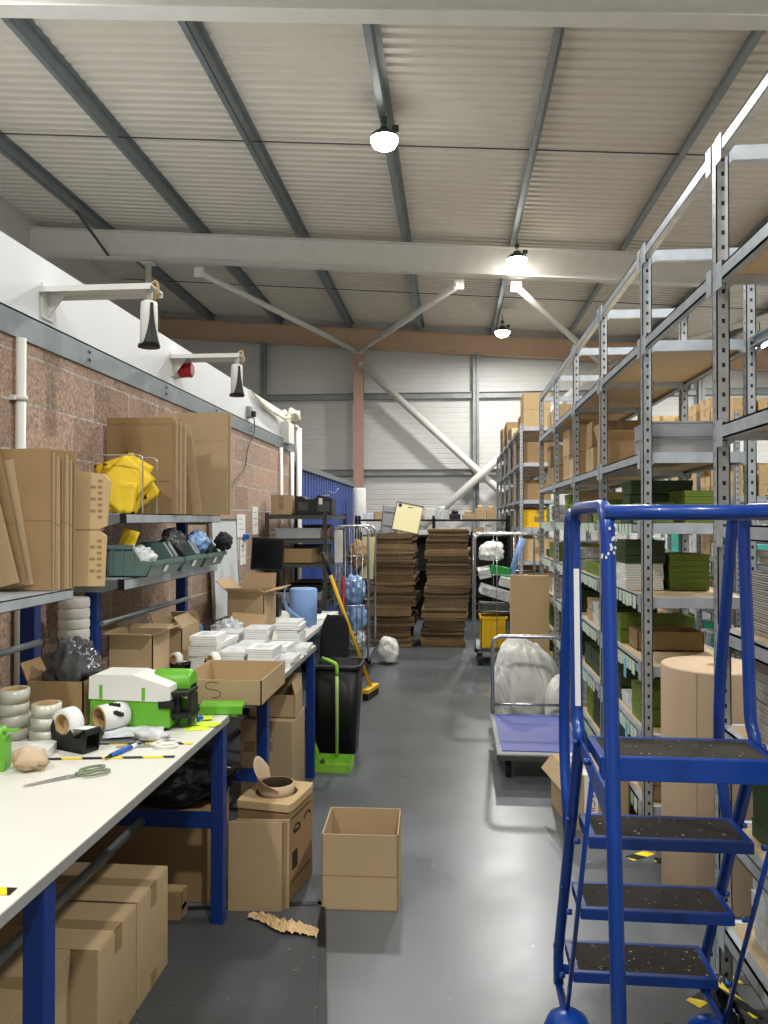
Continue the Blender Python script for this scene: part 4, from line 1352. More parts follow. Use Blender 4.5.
roll_cage('wire roll cage of bags and crates beside the dark shelving unit', (-1.01, 7.95, 0), (.7, .34, 1.49), PI / 2, 5)
for c, d, mt, lb, sd in (((-1.0, 7.77, .84), (.21, .26, .3), BAGBLUE, 'pale blue plastic bag tied in the left roll cage, upper one', 2), ((-.99, 7.79, .57), (.23, .26, .3), BAGBLUE, 'pale blue plastic bag in the left roll cage, bulging out below', 6), ((-1.01, 8.0, .31), (.2, .42, .18), FILM, 'clear plastic bags at the bottom of the left roll cage', 9),
                         ((-1.01, 8.12, 1.18), (.2, .26, .3), CARD2, 'brown paper bundle high up in the left roll cage', 12)):
    tag(MB().blob((0, 0, 0), d, .3, 3, 4, sd, False, .35).build('plastic_bag', mt, None, c), lb, 'bag', 'bags in the left roll cage')
tag(MB().bb(-.04, .04, -.004, .004, -.16, .16).build('paper_strip', PAPER, None, (-1.13, 7.57, 1.29)), 'white paper strip hanging on the corner of the left roll cage', 'paper')
tag(MB().tube([(0, 0, 0), (.015, 0, .8)], .014, 10).build('pole', RED, None, (-1.11, 7.68, .18)), 'red pole standing in the left roll cage', 'pole')
t = MB().bb(-.07, .07, -.006, .006, 0, .45)
tag(t.build('panel_offcut', CREAM, None, (-.93, 8.24, .92), (0, .05, 0)), 'tall cream panel offcut in the left roll cage', 'board')
tag(MB().blob((0, 0, .13), (.24, .24, .32), .2, 1.6, 5, 40, True, .1, .05).build('sack', BAGWHITE, None, (-.70, 8.3, 0)), 'small white sack on the floor beside the left roll cage', 'bag')

# ================================================================ CARDBOARD STACKS AT THE END OF THE AISLE
rng = random.Random(6)
def bundle_stack(side, xc, yc, wds, tot):
    z, n = 0.002, len(wds)
    h = tot / n
    for k, (wd, off) in enumerate(wds):
        dp = .75
        t = thing('flattened_carton_bundle', 'bundle of flattened cartons in the %s stack, %s from the bottom' % (side, ORD[k]), 'cardboard', (xc + off, yc + rng.uniform(-.02, .02), z), rng.uniform(-.03, .03), 'bundles of flattened cartons')
        m = MB()
        nl = 4
        for q in range(nl):
            zz = h * q / nl
            o = rng.uniform(-.012, .012)
            sg = rng.uniform(0, .012) if q < nl - 1 else 0.0
            P = [(-wd / 2 + o, zz + .002 + sg), (-wd * .2, zz + .002), (wd * .2, zz + .002), (wd / 2 + o, zz + .002 + sg), (wd / 2 + o, zz + h / nl + sg - .001), (wd * .2, zz + h / nl), (-wd * .2, zz + h / nl), (-wd / 2 + o, zz + h / nl + sg - .001)]
            m.prism(P, -dp / 2 + rng.uniform(-.02, .02), dp / 2, 'Y')
        m.build('cartons', CORRUG if k % 3 else OLDCARD, t)
        x = rng.uniform(.02, .1)
        MB().bb(x, x + .008, -dp / 2 - .024, dp / 2 - .05, h + .0002, h + .001).bar((x, -dp / 2 - .0225, h), (x + rng.uniform(-.03, .03), -dp / 2 - .0225, .004), .008, .0012, (1, 0, 0)).build('strap', CORE, t)
        z += h + .0015

bundle_stack('left', -.76, 9.72, [(.6, -.05), (.59, -.05), (.62, -.02), (.58, -.04), (.62, .0), (.54, .0), (.56, .03), (.54, .01), (.55, .01), (.53, .02), (.54, .01)], 1.365)
bundle_stack('right', -.08, 9.75, [(.54, -.05), (.52, -.04), (.5, -.03), (.56, -.02), (.53, -.01), (.55, 0), (.53, .02), (.54, .02), (.52, .02), (.53, .02), (.51, .01), (.5, .02)], 1.42)
t = thing('metal_case', 'cream coloured metal door panel leaning on the left cardboard stack', 'panel', (-.6, 9.56, 1.40))
t.rotation_euler = (-.12, .2, 0)
MB().bb(-.17, .17, -.02, .02, 0, .36, .006).build('panel', CREAM, t)
MB().bb(-.17, .17, -.026, -.018, 0, .01).bb(-.17, -.162, -.026, -.018, 0, .36).bb(.162, .17, -.026, -.018, 0, .36).bb(-.17, .17, -.026, -.018, .35, .36).build('edging', DKGREY, t)
MB().bb(-.14, -.1, -.024, -.019, .3, .34).bb(-.02, .04, -.022, -.019, .31, .318).build('printed_mark', INK, t)
t = thing('metal_case', 'grey metal case standing behind the cream door panel', 'case', (-.82, 9.75, 1.39), .15)
t.rotation_euler = (0, .12, .15)
MB().bb(-.1, .1, -.12, .12, 0, .34, .008).build('case', GREYBOARD, t)
MB().bb(-.09, .09, -.124, -.12, .08, .09).bb(-.09, .09, -.124, -.12, .25, .26).build('seam', DKGREY, t)

# black shelving with small goods behind the stacks
t = thing('low_shelving', 'black shelving full of small goods behind the cardboard stacks', 'shelving', (-.3, 12.1, 0))
for x in (-1.2, 0, 1.15):
    for y in (-.2, .2):
        MB().bb(x - .02, x + .02, y - .02, y + .02, 0, 1.62).build('post', BLACK, t)
MB().bb(-1.22, 1.17, .215, .22, 0, 1.36).build('back_panel', BLACK, t)  # black sheet added to keep the gaps between the cardboard stacks dark
for z in (.4, .8, 1.32, 1.56):
    MB().bb(-1.22, 1.17, -.22, .22, z - .03, z).build('shelf', BLACK, t)
k = 0
for z, nm in ((1.56, 'top'), (1.32, 'second')):
    x = -1.12
    k = 0
    while x < .98 and k < 12:
        wd = rng.uniform(.09, .2)
        h = rng.uniform(.06, .17)
        mt = [PAPER2, CARD, BLACK, WHITE, CARD3, GREYBOARD, WHITE][rng.randrange(7)]
        b = MB().box((0, 0, h / 2), (wd, .2, h), None, .008)
        if rng.random() < .4:
            b.lathe([(wd * .3, h), (wd * .3, h + .04), (wd * .2, h + .06)], seg=12)
        tag(b.build('stored_goods', mt, None, (-.3 + x + wd / 2, 12.06, z + .001)), 'small box or tub on the %s shelf behind the cardboard stacks, %s from the left' % (nm, ORD[k]), 'box', 'goods behind the cardboard stacks')
        x += wd + rng.uniform(.005, .04)
        k += 1
t = thing('foam_roll', 'tall white roll of foam standing at the end of the blue wall', 'roll', (-1.6, 13.1, 0))
MB().lathe([(.03, 2.1), (.1, 2.1), (.115, 2.07), (.12, 1.2), (.115, 0), (.03, 0)], seg=20).build('foam', MATS['white_foam'], t)

# ================================================================ RACKS ON THE RIGHT
LV = [.2, .535, .86, 1.185, 1.535, 1.87, 2.40]
LVN = ['lowest shelf', 'knee-high shelf', 'waist-high shelf', 'chest-high shelf', 'eye-level shelf', 'shelf above eye level', 'top shelf']


def rack(name_label, x0, x1, ys, levels, top, cap, open_bays=(), bars_open=(), deck=CHIP):
    """boltless racking: punched uprights, pairs of beams, end bars and chipboard shelves"""
    t = thing('storage_rack', name_label, 'rack', (x0, ys[0], 0))
    oy = ys[0]
    w_ = x1 - x0

    def post(x, y, sx):
        m = MB()
        # folded upright, mouth towards the inside of the rack
        m.bb(0, .043, 0, .004, 0, top).bb(0, .004, 0, .043, 0, top).bb(0, .043, .039, .043, 0, top)
        m.bb(.039, .043, 0, .012, 0, top).bb(.039, .043, .031, .043, 0, top)
        m.bb(-.008, .051, -.008, .051, 0, .004)
        m.build('post', POST, t, (x - x0 if sx > 0 else x - x0 - .043, y - oy - .0215, 0))

    for y in ys:
        post(x0, y, 1)
        post(x1, y, -1)

    def beam(x, ya, yb, z, s):
        m = MB().bb(x, x + s * .006, ya, yb, z - .048, z) if s > 0 else MB().bb(x + s * .006, x, ya, yb, z - .048, z)
        a, b = sorted((x, x + s * .03))
        m.bb(a, b, ya, yb, z - .006, z).bb(a, b, ya, yb, z - .048, z - .043)
        for yy in (ya, yb - .05):
            c, d = sorted((x - s * .0035, x))
            m.bb(c, d, yy, yy + .05, z - .075, z + .015)
        m.build('beam', GALV, t)

    def endbar(y, z):
        m = MB().bb(.03, w_ - .03, -.012, .012, z - .05, z)
        m.prism([(.03, z), (.03, z - .075), (.06, z - .05)], -.014, .014, 'Y').prism([(w_ - .03, z), (w_ - .03, z - .075), (w_ - .06, z - .05)], -.014, .014, 'Y')
        m.build('end_bar', GALV, t, (0, y, 0))

    for i in range(len(ys) - 1):
        ya, yb = ys[i] - oy + .025, ys[i + 1] - oy - .025
        for z in levels:
            if i in open_bays and z not in bars_open:
                continue
            beam(0, ya, yb, z, 1)
            beam(w_, ya, yb, z, -1)
            if i not in open_bays:
                MB().bb(.007, w_ - .007, ya + .004, yb - .004, z - .022, z - .002).build('shelf', deck, t)
                endbar(ya - .0095, z)
                endbar(yb + .0095, z)
        if cap:
            beam(0, ya, yb, cap, 1)
            beam(w_, ya, yb, cap, -1)
    if cap:
        for y in ys:
            endbar(y - oy, cap)
    return t


RY = [1.68, 2.71, 3.73, 4.77, 5.81, 6.9, 8.05]
rack('tall galvanised rack along the right side of the aisle, one bay left open', .89, 1.405, RY, LV, 2.84, 2.825, (1,), (2.40,))
RY2 = [10.43 + 1.09 * k for k in range(6)]
LV2 = [.2, .6, 1.0, 1.45, 1.82, 2.32, 2.80]
rack('far galvanised rack down the right side, cartons piled on its top', .89, 1.405, RY2, LV2, 2.84, None)
RY3 = [7.0 + 1.05 * k for k in range(6)]
rack('galvanised rack of small cartons standing in the next aisle', 2.46, 2.98, RY3, [.2, .7, 1.2, 1.76, 2.42], 2.5, None)
RY4 = [3.1, 4.15, 5.2]
rack('low galvanised rack of magazines in the next aisle', 2.3, 2.75, [4.2, 5.25, 6.3], [.2, .55, .9, 1.22, 1.5], 2.0, None)

# price tags along the shelf edges
rng = random.Random(21)
for i, z in ((3, 1.185), (4, 1.535), (2, .86), (1, .535), (0, .2)):
    for bay in (2, 3, 4, 5):
        ya, yb = RY[bay] + .1, RY[bay + 1] - .1
        m = MB()
        y = ya + rng.uniform(.0, .1)
        while y < yb - .1:
            m.bb(.8855, .8865, y, y + .06, z - .06 - rng.uniform(0, .012), z - .004)
            y += rng.choice((.07, .075, .085))
        o = m.build('shelf_label_strip', PALETAG)
        tag(o, 'pale labels along the %s edge, %s' % (LVN[i], ['', '', 'first bay past the roll', 'second bay past the roll', 'third bay past the roll', 'end bay'][bay]), 'labels', 'shelf labels')
for z, y, lb in ((.86, 4.05, 'pale blue label hanging from the waist-high shelf edge'), (.535, 4.02, 'pale blue label hanging from the knee-high shelf edge')):
    tag(MB().bb(.8825, .8845, y, y + .05, z - .12, z - .02).build('hanging_label', BLUETAG), lb, 'label')

BAYN = ['nearest bay', '', 'first bay past the roll', 'second bay past the roll', 'third bay past the roll', 'end bay']
UP = ['lowest', 'second up', 'third up', 'fourth up', 'fifth up', 'sixth up', 'seventh up', 'eighth up', 'ninth up']


def put(x, y, z, d, mt, label, name='card_box', group=None, rz=0.0, lid=True):
    b = MB().box((0, 0, d[2] / 2), (d[0], d[1], d[2]), None, .003)
    if lid:
        b.bb(-d[0] / 2 - .002, d[0] / 2 + .002, -d[1] / 2 - .002, d[1] / 2 + .002, d[2] * .6, d[2] + .001)
    return tag(b.build(name, mt, None, (x, y, z), (0, 0, rz)), label, 'box', group)


GREENS = [OLIVE, OLIVE, DKGREEN, DKGREEN, OLIVE, PAPER2, CARD]
MN = {id(OLIVE): 'olive green box', id(DKGREEN): 'dark green box', id(PAPER2): 'white printed box', id(CARD): 'brown card box'}
rng = random.Random(33)
KEEP = {(2, 1), (2, 2), (2, 3), (2, 4)}
for bay in (2, 3, 4, 5):
    for i in (0, 1, 2, 3, 4):
        z = LV[i] + .001
        gap = LV[i + 1] - LV[i] - .09
        y = RY[bay] + .07
        k = 0
        if (bay, i) in KEEP:
            y += .62 if i in (2, 3) else .38
        while y < RY[bay + 1] - .32:
            dp = rng.uniform(.2, .26)
            n = rng.choice((1, 2, 2, 3))
            h = min(.075, gap / n)
            zz = z
            mt = rng.choice(GREENS)
            wd = rng.uniform(.3, .4)
            for q in range(n):
                put(.94 + wd / 2, y + dp / 2, zz, (wd, dp - .01, h - .004), mt, '%s, %s, %s, %s pile, %s' % (MN[id(mt)], LVN[i], BAYN[bay], ORD[k], UP[q]), group='card boxes on the tall rack', rz=rng.uniform(-.03, .03))
                zz += h + .001
            y += dp + .015
            k += 1
# what shows at the open end of the first bay beyond the paper roll
for q in range(5):
    put(1.235, 4.02, 1.536 + .032 * q, (.21, .28, .03), OLIVE, 'olive green tray on the eye-level shelf behind the open bay, %s' % UP[q], 'card_tray', 'green trays at eye level')
for q in range(3):
    put(1.0, 3.97, 1.536 + .034 * q, (.14, .24, .032), DKGREEN if q else OLIVE, 'small green tray beside the punched upright, eye-level shelf, %s' % UP[q], 'card_tray', 'dark trays at eye level')
for q in range(6):
    put(1.22, 4.24, 1.186 + .031 * q, (.2, .26, .03), OLIVE, 'olive green box on the chest-high shelf behind the open bay, %s' % UP[q], 'card_box', 'green boxes at chest height')
for q in range(5):
    o = MB().box((0, 0, .0135), (.19, .26, .027), None, .002).build('brochure_stack', LEAVES, None, (0.995, 4.24, 1.186 + .0275 * q), (0, 0, rng.uniform(-.05, .05)))
    tag(o, 'white brochure bundle beside the olive boxes on the chest-high shelf, %s' % UP[q], 'brochures', 'brochures at chest height')
for q in range(3):
    put(0.995, 4.24, 1.186 + .139 + .04 * q, (.2, .27, .038), DKGREEN, 'dark green box on top of the white brochures, %s' % UP[q], 'card_box', 'dark boxes on the brochures')
open_carton('open_carton', 'shallow brown open carton on the waist-high shelf behind the roll', (1.14, 4.27, .861), (.34, .2, .1), 0, CARD2)
for q in range(2):
    put(1.02, 4.02, .536 + .09 * q, (.17, .26, .085), OLIVE, 'olive green box on the knee-high shelf near the open bay, %s' % ['lower one', 'upper one'][q], 'card_box', 'green boxes at knee height')
# grey binders and cartons above eye level
for q in range(2):
    b = MB().bb(-.19, .19, -.13, .13, .0, .008).bb(-.19, .19, -.13, .13, .067, .075).bb(-.188, .188, -.125, .125, .008, .067)
    tag(b.build('grey_folder', GREYBOARD, None, (1.12, 3.92, 1.871 + .078 * q), (0, 0, .03 * q)), 'grey flat box file on the shelf above eye level, %s' % ['lower one', 'upper one'][q], 'file', 'grey files')
open_carton('open_carton', 'open carton with a tall flap and white label on the shelf above eye level', (1.08, 5.1, 1.871), (.24, .28, .2), 0, CARD, {'-x': 15, '+x': 50, '-y': 70}, fl=.1)
rng = random.Random(8)
for bay, i in ((3, 5), (4, 5), (5, 5), (5, 6)):
    y, k = RY[bay] + (.58 if (bay, i) == (3, 5) else .12), 0
    while y < RY[bay + 1] - .35:
        dp, wd, h = rng.uniform(.24, .3), rng.uniform(.3, .38), rng.uniform(.17, .23)
        for q in range(2 if i == 5 and k != 1 else 1):
            plain_carton('carton', 'brown carton, %s, %s, %s along, %s' % (LVN[i], BAYN[bay], ORD[k], ['lower', 'upper'][q]), (.95 + wd / 2, y + dp / 2, LV[i] + .001 + q * (h + .002)), (wd, dp, h), rng.uniform(-.05, .05), [CARD, CARD3, CARD2][rng.randrange(3)], 'cartons on the tall rack')
        y += dp + .02
        k += 1
# far rack
rng = random.Random(12)
FN = ['lowest shelf', 'second shelf', 'third shelf', 'fourth shelf', 'fifth shelf', 'sixth shelf', 'very top']
for i, z in enumerate(LV2):
    for bay in range(5):
        y, k = RY2[bay] + .06, 0
        if i == 6 and bay == 0:
            for q in range(2):
                carton('carton', 'big pale carton topping the far rack at its near end, %s' % ['lower', 'upper'][q], (1.13, 10.72, z + .001 + .232 * q), (.36, .5, .23), 0, CARD3)
            y += .55
        while y < RY2[bay + 1] - .35:
            if i == 6 and bay == 1:
                y += .3
                continue
            dp, wd = rng.uniform(.3, .42), rng.uniform(.34, .42)
            h = rng.uniform(.2, .3)
            mt = [CARD, CARD2, CARD3][rng.randrange(3)]
            if i == 3 and bay == 0 and k == 0:
                mt = YELLOWP
            for q in range(2 if i == 6 and bay > 2 else 1):
                plain_carton('carton', '%s on the far rack, %s, %s bay, %s in it%s' % ('yellow box' if mt is YELLOWP else 'brown carton', FN[i], ['nearest', 'second', 'third', 'fourth', 'farthest'][bay], ORD[k], ', stacked' if q else ''),
                             (.95 + wd / 2, y + dp / 2, z + .001 + q * (h + .002)), (wd, dp, h), rng.uniform(-.04, .04), mt, 'cartons on the far rack')
            y += dp + .03
            k += 1
# rack in the next aisle: small cartons in piles
rng = random.Random(14)
for i, z in enumerate([.2, .7, 1.2, 1.76, 2.42]):
    for bay in range(3):
        y, k = RY3[bay] + .06, 0
        while y < RY3[bay + 1] - .3 and k < 3:
            n = rng.choice((2, 3, 4)) if i >= 3 else rng.choice((1, 2))
            mt = CARD3 if i >= 3 else [CARD, CARD2, TEAL, PAPER2][rng.randrange(4)]
            h = .105 if i >= 3 else .13
            for q in range(n):
                for xx in ((2.63,) if i < 3 else (2.58, 2.80)):
                    plain_carton('carton', 'small carton, next aisle rack, %s, %s bay, %s pile%s, %s' % (['lowest shelf', 'second shelf', 'third shelf', 'fourth shelf', 'top shelf'][i], ['near', 'middle', 'far'][bay],
                                 ['first', 'second', 'third'][k], '' if i < 3 else (' in front' if xx < 2.7 else ' behind'), UP[q]), (xx, y + .15, z + .001 + q * (h + .001)), (.2 if i >= 3 else .3, .27, h), rng.uniform(-.02, .02), mt, 'small cartons in the next aisle')
            y += .32
            k += 1
# low rack of magazines
rng = random.Random(15)
for i, z in enumerate([.2, .55, .9, 1.22, 1.5]):
    for bay in range(2):
        for k in range(3):
            y = [4.2, 5.25][bay] + .2 + .33 * k
            n = rng.choice((2, 3, 4))
            h = .05
            mt = [BOOKS, LEAVES, RED, TEAL, BLACK, BOOKS, LEAVES][rng.randrange(7)]
            for q in range(n):
                wd = rng.uniform(.26, .3)
                o = MB().box((0, 0, h / 2), (wd, .24, h - .001), None, .002).bb(-wd * .505, wd * .505, -.121, .121, h - .008, h - .002).build('magazine_bundle', mt, None, (2.5, y, z + .001 + h * q), (0, 0, rng.uniform(-.06, .06)))
                tag(o, 'printed bundle, low next aisle rack, %s, %s bay, %s pile, %s' % (['lowest shelf', 'second shelf', 'third shelf', 'fourth shelf', 'top shelf'][i], ['near', 'far'][bay], ['first', 'second', 'third'][k], UP[q]), 'magazines', 'printed goods in the next aisle')
# nearest bay, beside the ladder
rng = random.Random(16)
for i, mt, n, y, h, x in ((4, BOOKS, 7, 2.5, .02, 1.13), (3, BLACK, 2, 2.5, .07, 1.3), (3, BOOKS, 9, 2.5, .022, 1.06), (2, BOOKS, 8, 2.48, .03, 1.06), (2, LEAVES, 7, 2.48, .026, 1.3), (1, DKGREEN, 3, 2.45, .06, 1.06), (1, PAPER2, 4, 2.45, .05, 1.29), (0, PAPER2, 4, 2.45, .055, 1.06), (0, OLIVE, 3, 2.45, .055, 1.29)):
    for q in range(n):
        o = MB().box((0, 0, h / 2), (.2, .27, h - .001), None, .002).bb(-.101, .101, -.136, .136, h - .006, h - .002).build('magazine_bundle', mt, None, (x + rng.uniform(-.006, .006), y, LV[i] + .001 + h * q), (0, 0, rng.uniform(-.06, .06)))
        tag(o, '%s on the %s of the nearest bay, %s pile, %s' % ({'magazine_edges': 'magazine bundle', 'black_plastic': 'black box', 'page_edges': 'white brochure bundle', 'dark_green_board': 'dark green box', 'white_print': 'white printed box', 'olive_green_board': 'olive green box'}[mt.name],
            LVN[i], 'front' if x < 1.2 else 'rear', UP[q]), 'magazines', 'stacks in the nearest bay')

# ================================================================ PAPER ROLL, FRAGILE BOX
t = thing('kraft_roll', 'large roll of brown kraft paper standing in the open bay of the rack', 'roll', (1.085, 3.33, 0))
m = MB()
pr = [(.03, .945)] + [(.03 + .177 * k / 14, .945 + (.004 if k % 2 else 0)) for k in range(1, 14)] + [(.207, .945), (.209, .94), (.209, .005), (.205, 0), (.03, 0)]
m.lathe(pr, seg=48, cap=False)
m.build('paper', KRAFT, t)
MB().lathe([(.03, 0), (.03, .946), (.025, .946), (.025, 0)], seg=20, cap=False).build('core', CORE, t)
MB().bar((.2092 * math.cos(-2.2), .2092 * math.sin(-2.2), .0), (.2092 * math.cos(-2.2), .2092 * math.sin(-2.2), .94), .002, .002).build('edge', CARD, t)

t = open_carton('fragile_carton', 'carton sealed with red lettered fragile tape, on the floor behind the ladder', (.705, 4.12, 0), (.29, .37, .27), .16, CARD, {'-x': 140}, fl=.09)
MB().bb(-.144, .144, -.184, .184, .27, .274).bb(-.08, -.02, -.187, .187, .274, .2755).bb(-.08, -.02, -.1868, -.185, .05, .275).build('lid', CARD3, t)
MB().bb(-.085, -.015, -.188, .188, .2756, .2765).bb(-.085, -.015, -.188, -.1868, .03, .2765).build('fragile_tape', PAPER, t)
text('lettering', 'FRAGILE', .05, REDINK, t, (-.05, -.1888, .15), (PI / 2, PI / 2, 0))
text('lettering', 'FRAGILE', .055, REDINK, t, (-.05, 0.02, .2772), (0, 0, PI / 2))
text('lettering', 'FRAGILE', .05, REDINK, t, (-.1456, -.03, .14), (PI / 2, PI / 2, -PI / 2))

# ================================================================ PLATFORM TROLLEY, SACK, ROLL CAGE AND PANEL
t = thing('platform_trolley', 'low platform trolley with a blue deck and folding chrome handle', 'trolley', (.53, 5.08, 0))
MB().bb(-.27, .27, -.48, .47, .145, .17, .008).build('deck_frame', GREYBOARD, t)
MB().bb(-.24, .24, -.43, .44, .171, .176, .002).build('deck', DECKBLUE, t)
MB().bb(-.275, .275, -.49, -.475, .13, .165, .006).build('bumper', DKGREY, t)
MB().tube(fillet([(-.25, .46, .16), (-.25, .47, .72), (.25, .47, .72), (.25, .46, .16)], .07), .0145, 12).tube([(-.25, .462, .24), (.25, .462, .24)], .01, 8).build('handle', CHROME, t)
for sx in (-.2, .2):
    for sy in (-.36, .36):
        m = MB().lathe([(.03, -.018), (.055, -.016), (.055, .016), (.03, .018)], seg=18, M=Matrix.Translation((sx, sy, .056)) @ Matrix.Rotation(PI / 2, 4, 'Y'))
        m.bb(sx - .025, sx + .025, sy - .03, sy + .03, .112, .146)
        m.build('castor', BLACK, t)
m = MB().blob((0, 0, 0), (.56, .5, .80), .18, 1.5, 6, 17.0, True, .16, .06)
for v in m.bm.verts:
    if v.co.z > .1:
        v.co.x *= 1 - .9 * (v.co.z - .1) ** 1.2
        v.co.x -= .2 * (v.co.z - .1)
tag(m.build('sack', BAGWHITE, None, (.57, 6.12, .245)), 'large white woven sack standing behind the trolley handle', 'sack')
tag(MB().blob((0, 0, .17), (.2, .22, .5), .15, 1.6, 5, 5.0, True, .12, .06).build('sack', BAGWHITE, None, (.77, 5.72, 0)), 'slumped white sack lying against the large sack, nearer the rack', 'sack')
m = MB().box((0, 0, .525), (.35, .07, 1.03), None, .004).bb(-.008, .008, -.037, -.035, .02, 1.03).bb(-.17, -.05, -.03, .03, 1.04, 1.045)
tag(m.build('flat_carton', CARD3, None, (.70, 7.15, 0), (-.02, 0, .02)), 'tall flat carton standing upright behind the white sacks', 'box')

roll_cage('wire roll cage loaded with crates and packets, right of the cardboard stacks', (.58, 8.6, 0), (.72, .70, 1.4), PI / 2, 3, 3)
def crate(label, loc, d, mt, rz=0):
    t = thing('plastic_crate', label, 'crate', loc, rz)
    x, y, z = d[0] / 2, d[1] / 2, d[2]
    m = MB().bb(-x, x, -y, y, 0, .01).bb(-x, x, -y, -y + .01, 0, z).bb(-x, x, y - .01, y, 0, z).bb(-x, -x + .01, -y, y, 0, z).bb(x - .01, x, -y, y, 0, z)
    m.bb(-x - .012, x + .012, -y - .012, -y, z - .025, z).bb(-x - .012, x + .012, y, y + .012, z - .025, z).bb(-x - .012, -x, -y, y, z - .025, z).bb(x, x + .012, -y, y, z - .025, z)
    m.build('body', mt, t)
    q = MB()
    for k in range(4):
        q.bb(-x + (k + .5) * d[0] / 4.5, -x + (k + .5) * d[0] / 4.5 + .012, -y - .008, -y, .01, z - .03)
    q.bb(-.05, .05, -y - .009, -y - .001, z * .62, z * .74)
    q.build('rib', mt, t)
    return t


crate('yellow plastic crate in the roll cage right of the cardboard stacks', (.43, 8.42, .181), (.27, .3, .34), YELLOWP)
crate('blue plastic crate beside the yellow crate in the roll cage', (.74, 8.5, .181), (.24, .3, .2), BLUEP)
crate('blue plastic crate stacked on the other blue crate', (.74, 8.5, .383), (.24, .3, .19), BLUEP)
for c, d, mt, lb, rr in (((.44, 8.44, .60), (.3, .26, .1), DKGREY, 'dark box lying on the yellow crate', (0, .05, .1)), ((.46, 8.45, .76), (.34, .22, .09), PAPER2, 'white and blue packet tilted on the dark box', (.1, .3, .1)),
                         ((.60, 8.42, .88), (.2, .2, .1), PAPER, 'white packet lying askew in the roll cage', (.1, .25, 0)), ((.50, 8.44, 1.0), (.2, .18, .1), GREENBOX, 'green carton lying on the packets in the roll cage', (0, .2, .1)),
                         ((.72, 8.5, .64), (.2, .2, .06), BLUEP, 'flat blue packet between the packets in the roll cage', (.05, .1, 0)), ((.34, 8.46, .98), (.13, .15, .1), PAPER, 'small white packet beside the green carton', (.2, -.2, 0))):
    b = MB().box((0, 0, 0), d, None, .006).bb(-d[0] * .502, d[0] * .502, -d[1] * .15, d[1] * .15, -d[2] * .503, d[2] * .503)
    tag(b.build('packet', mt, None, c, rr), lb, 'packet')
tag(MB().blob((0, 0, .1), (.28, .34, .26), .25, 2.4, 4, 3, True, .2).build('foam_bundle', WHITE, None, (.42, 8.55, 1.09)), 'white foam bundle at the top of the roll cage', 'bundle')
tag(MB().tube([(0, 0, 0), (.13, -.03, .42)], .035, 12).build('poster_tube', PALEBLUE, None, (.62, 8.45, .93)), 'pale blue tube leaning at the top of the roll cage', 'tube')

# ================================================================ STEP LADDER
LX = .332
t = thing('warehouse_steps', 'blue tubular mobile step ladder with four treads at the right front', 'ladder', (LX, 2.0, 0))
W_ = .435
P4 = [(.99, 1.863, 2.048), (.74, 2.012, 2.178), (.49, 2.148, 2.314), (.24, 2.281, 2.46)]
for k, (z, ya, yb) in enumerate(P4):
    ya, yb = ya - 2.0, yb - 2.0
    m = MB()
    dpt = .056 if k == 0 else .03
    x0_, x1_ = (.014, W_ - .014)
    m.bb(x0_, x1_, ya, ya + .018, z - dpt, z, .003).bb(x0_, x1_, yb - .018, yb, z - .03, z, .003).bb(x0_, x0_ + .018, ya + .018, yb - .018, z - .03, z - .0005).bb(x1_ - .018, x1_, ya + .018, yb - .018, z - .03, z - .0005).bb(x0_ + .01, x1_ - .01, ya + .01, yb - .01, z - .014, z - .008)
    tr = m.build('tread', BLUE, t)
    MB().bb(x0_ + .018, x1_ - .018, ya + .018, yb - .018, z - .008, z - .001).build('grip_pad', TREAD, tr)
    m = MB()
    for x in (-.022, W_ + .008):
        for y in (ya + .012, yb - .012):
            MB().tube([(x, y, z - .016), (x + .014, y, z - .016)], .008, 8).build('bolt', BLUE, tr)

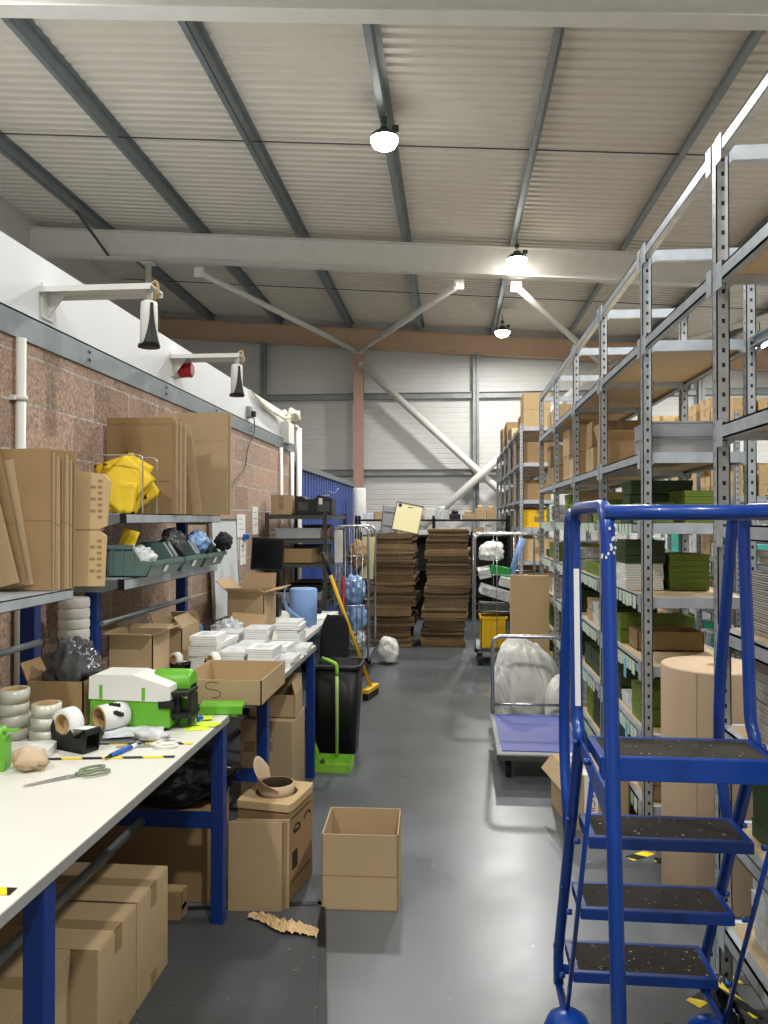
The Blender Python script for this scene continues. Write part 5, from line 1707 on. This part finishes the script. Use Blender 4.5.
for side, x in (('l', 0.0), ('r', W_)):
    s = -1 if side == 'l' else 1
    xo = x + s * .004
    # rear leg, over the top and down the handrail to the stile
    m = MB().tube(fillet([(xo - s * .002, -.47, .06), (xo, -.37, 1.0), (xo, -.325, 1.58), (xo, .13, 1.58), (xo, .085, 1.02), (xo, .045, .98), (xo, .47, .19), (xo, .46, .1)], .07, 6), .0158, 12)
    m.build('side_frame', BLUE, t)
    MB().tube(fillet([(xo, .11, 1.54), (xo, .2, 1.58), (xo, .32, 1.06), (xo, .33, .86), (xo, .23, .64)], .09, 6), .0158, 12).build('handrail', BLUE, t)
    MB().tube([(xo, -.15, .97), (xo, .295, .1)], .0065, 8).build('stile_rod', BLUE, t)
    MB().prism([(-.33, .9), (-.33, .97), (.06, .985), (.03, .95)], xo - .003, xo + .003, 'X').build('gusset', BLUE, t)
    MB().tube([(xo, -.465, .1), (xo, .47, .1)], .0125, 10).build('base_rail', BLUE, t)
    q = MB().lathe([(.0, .135), (.03, .132), (.055, .115), (.068, .085), (.07, .055)], (xo - (.05 if s > 0 else 0), .27, 0), 20, cap=False)
    q.build('castor_dome', BLUE, t)
    m = MB().lathe([(.02, -.014), (.045, -.014), (.045, .014), (.02, .014)], seg=18, M=Matrix.Translation((xo - (.05 if s > 0 else 0), .27, .045)) @ Matrix.Rotation(PI / 2, 4, 'Y'))
    m.build('castor', BLACK, t)
    MB().lathe([(.022, .0), (.024, .02), (.022, .09)], (xo - s * .002, -.472, 0), 14).build('rubber_foot', BLACK, t)
MB().tube([(-.012, -.325, 1.566), (W_ + .012, -.325, 1.566)], .0165, 12).build('top_rail', BLUE, t)
MB().tube([(0, -.455, .14), (W_, -.455, .14)], .014, 10).build('cross_rail', BLUE, t)
MB().tube([(0, .47, .14), (W_, .47, .14)], .014, 10).build('cross_rail', BLUE, t)
m = MB()
rng = random.Random(2)
for k in range(16):
    a, z = rng.uniform(-2.7, .2), 1.47 + rng.uniform(0, .07)
    m.box((-.004 + .0162 * math.cos(a), -.330 + .0185 * math.sin(a), z), (.004, .004, .006), (0, 0, a))
m.build('paint_chips', PAPER, t)
MB().bar((-.004, .071, 1.06), (-.004, .094, 1.42), .014, .003, (0, 1, 0)).build('sticker', PAPER, t)

# hazard tape and clutter at the rack foot
for i, (x, y, rz, L) in enumerate(((.86, 3.66, .6, .14), (.97, 3.6, -.2, .12), (.84, 2.62, .7, .2), (1.02, 2.7, -.1, .2))):
    tag(MB().box((0, 0, .001), (L, .05, .002)).build('hazard_tape', HAZ, None, (x, y, 0.004 if i == 1 else 0.0), (0, 0, rz)), ['striped hazard tape on the floor before the upright by the paper roll', 'striped hazard tape on the floor under the upright by the paper roll',
        'striped hazard tape on the floor at the foot of the nearest upright, aisle side', 'striped hazard tape on the floor at the foot of the nearest upright, rack side'][i], 'tape', 'hazard tape on the floor')
tag(MB().blob((0, 0, .06), (.075, .2, .15), .2, 3, 4, 4, True, .3).build('plastic_bag', BAGBLACK, None, (.83, 2.46, 0)), 'black plastic bundle on the floor beside the ladder castor', 'bag')
tag(MB().box((0, 0, 0), (.04, .2, .004)).build('hazard_tape', HAZ, None, (.83, 2.40, .128), (.1, .3, .5)), 'strip of hazard tape stuck on the black plastic bundle', 'tape')
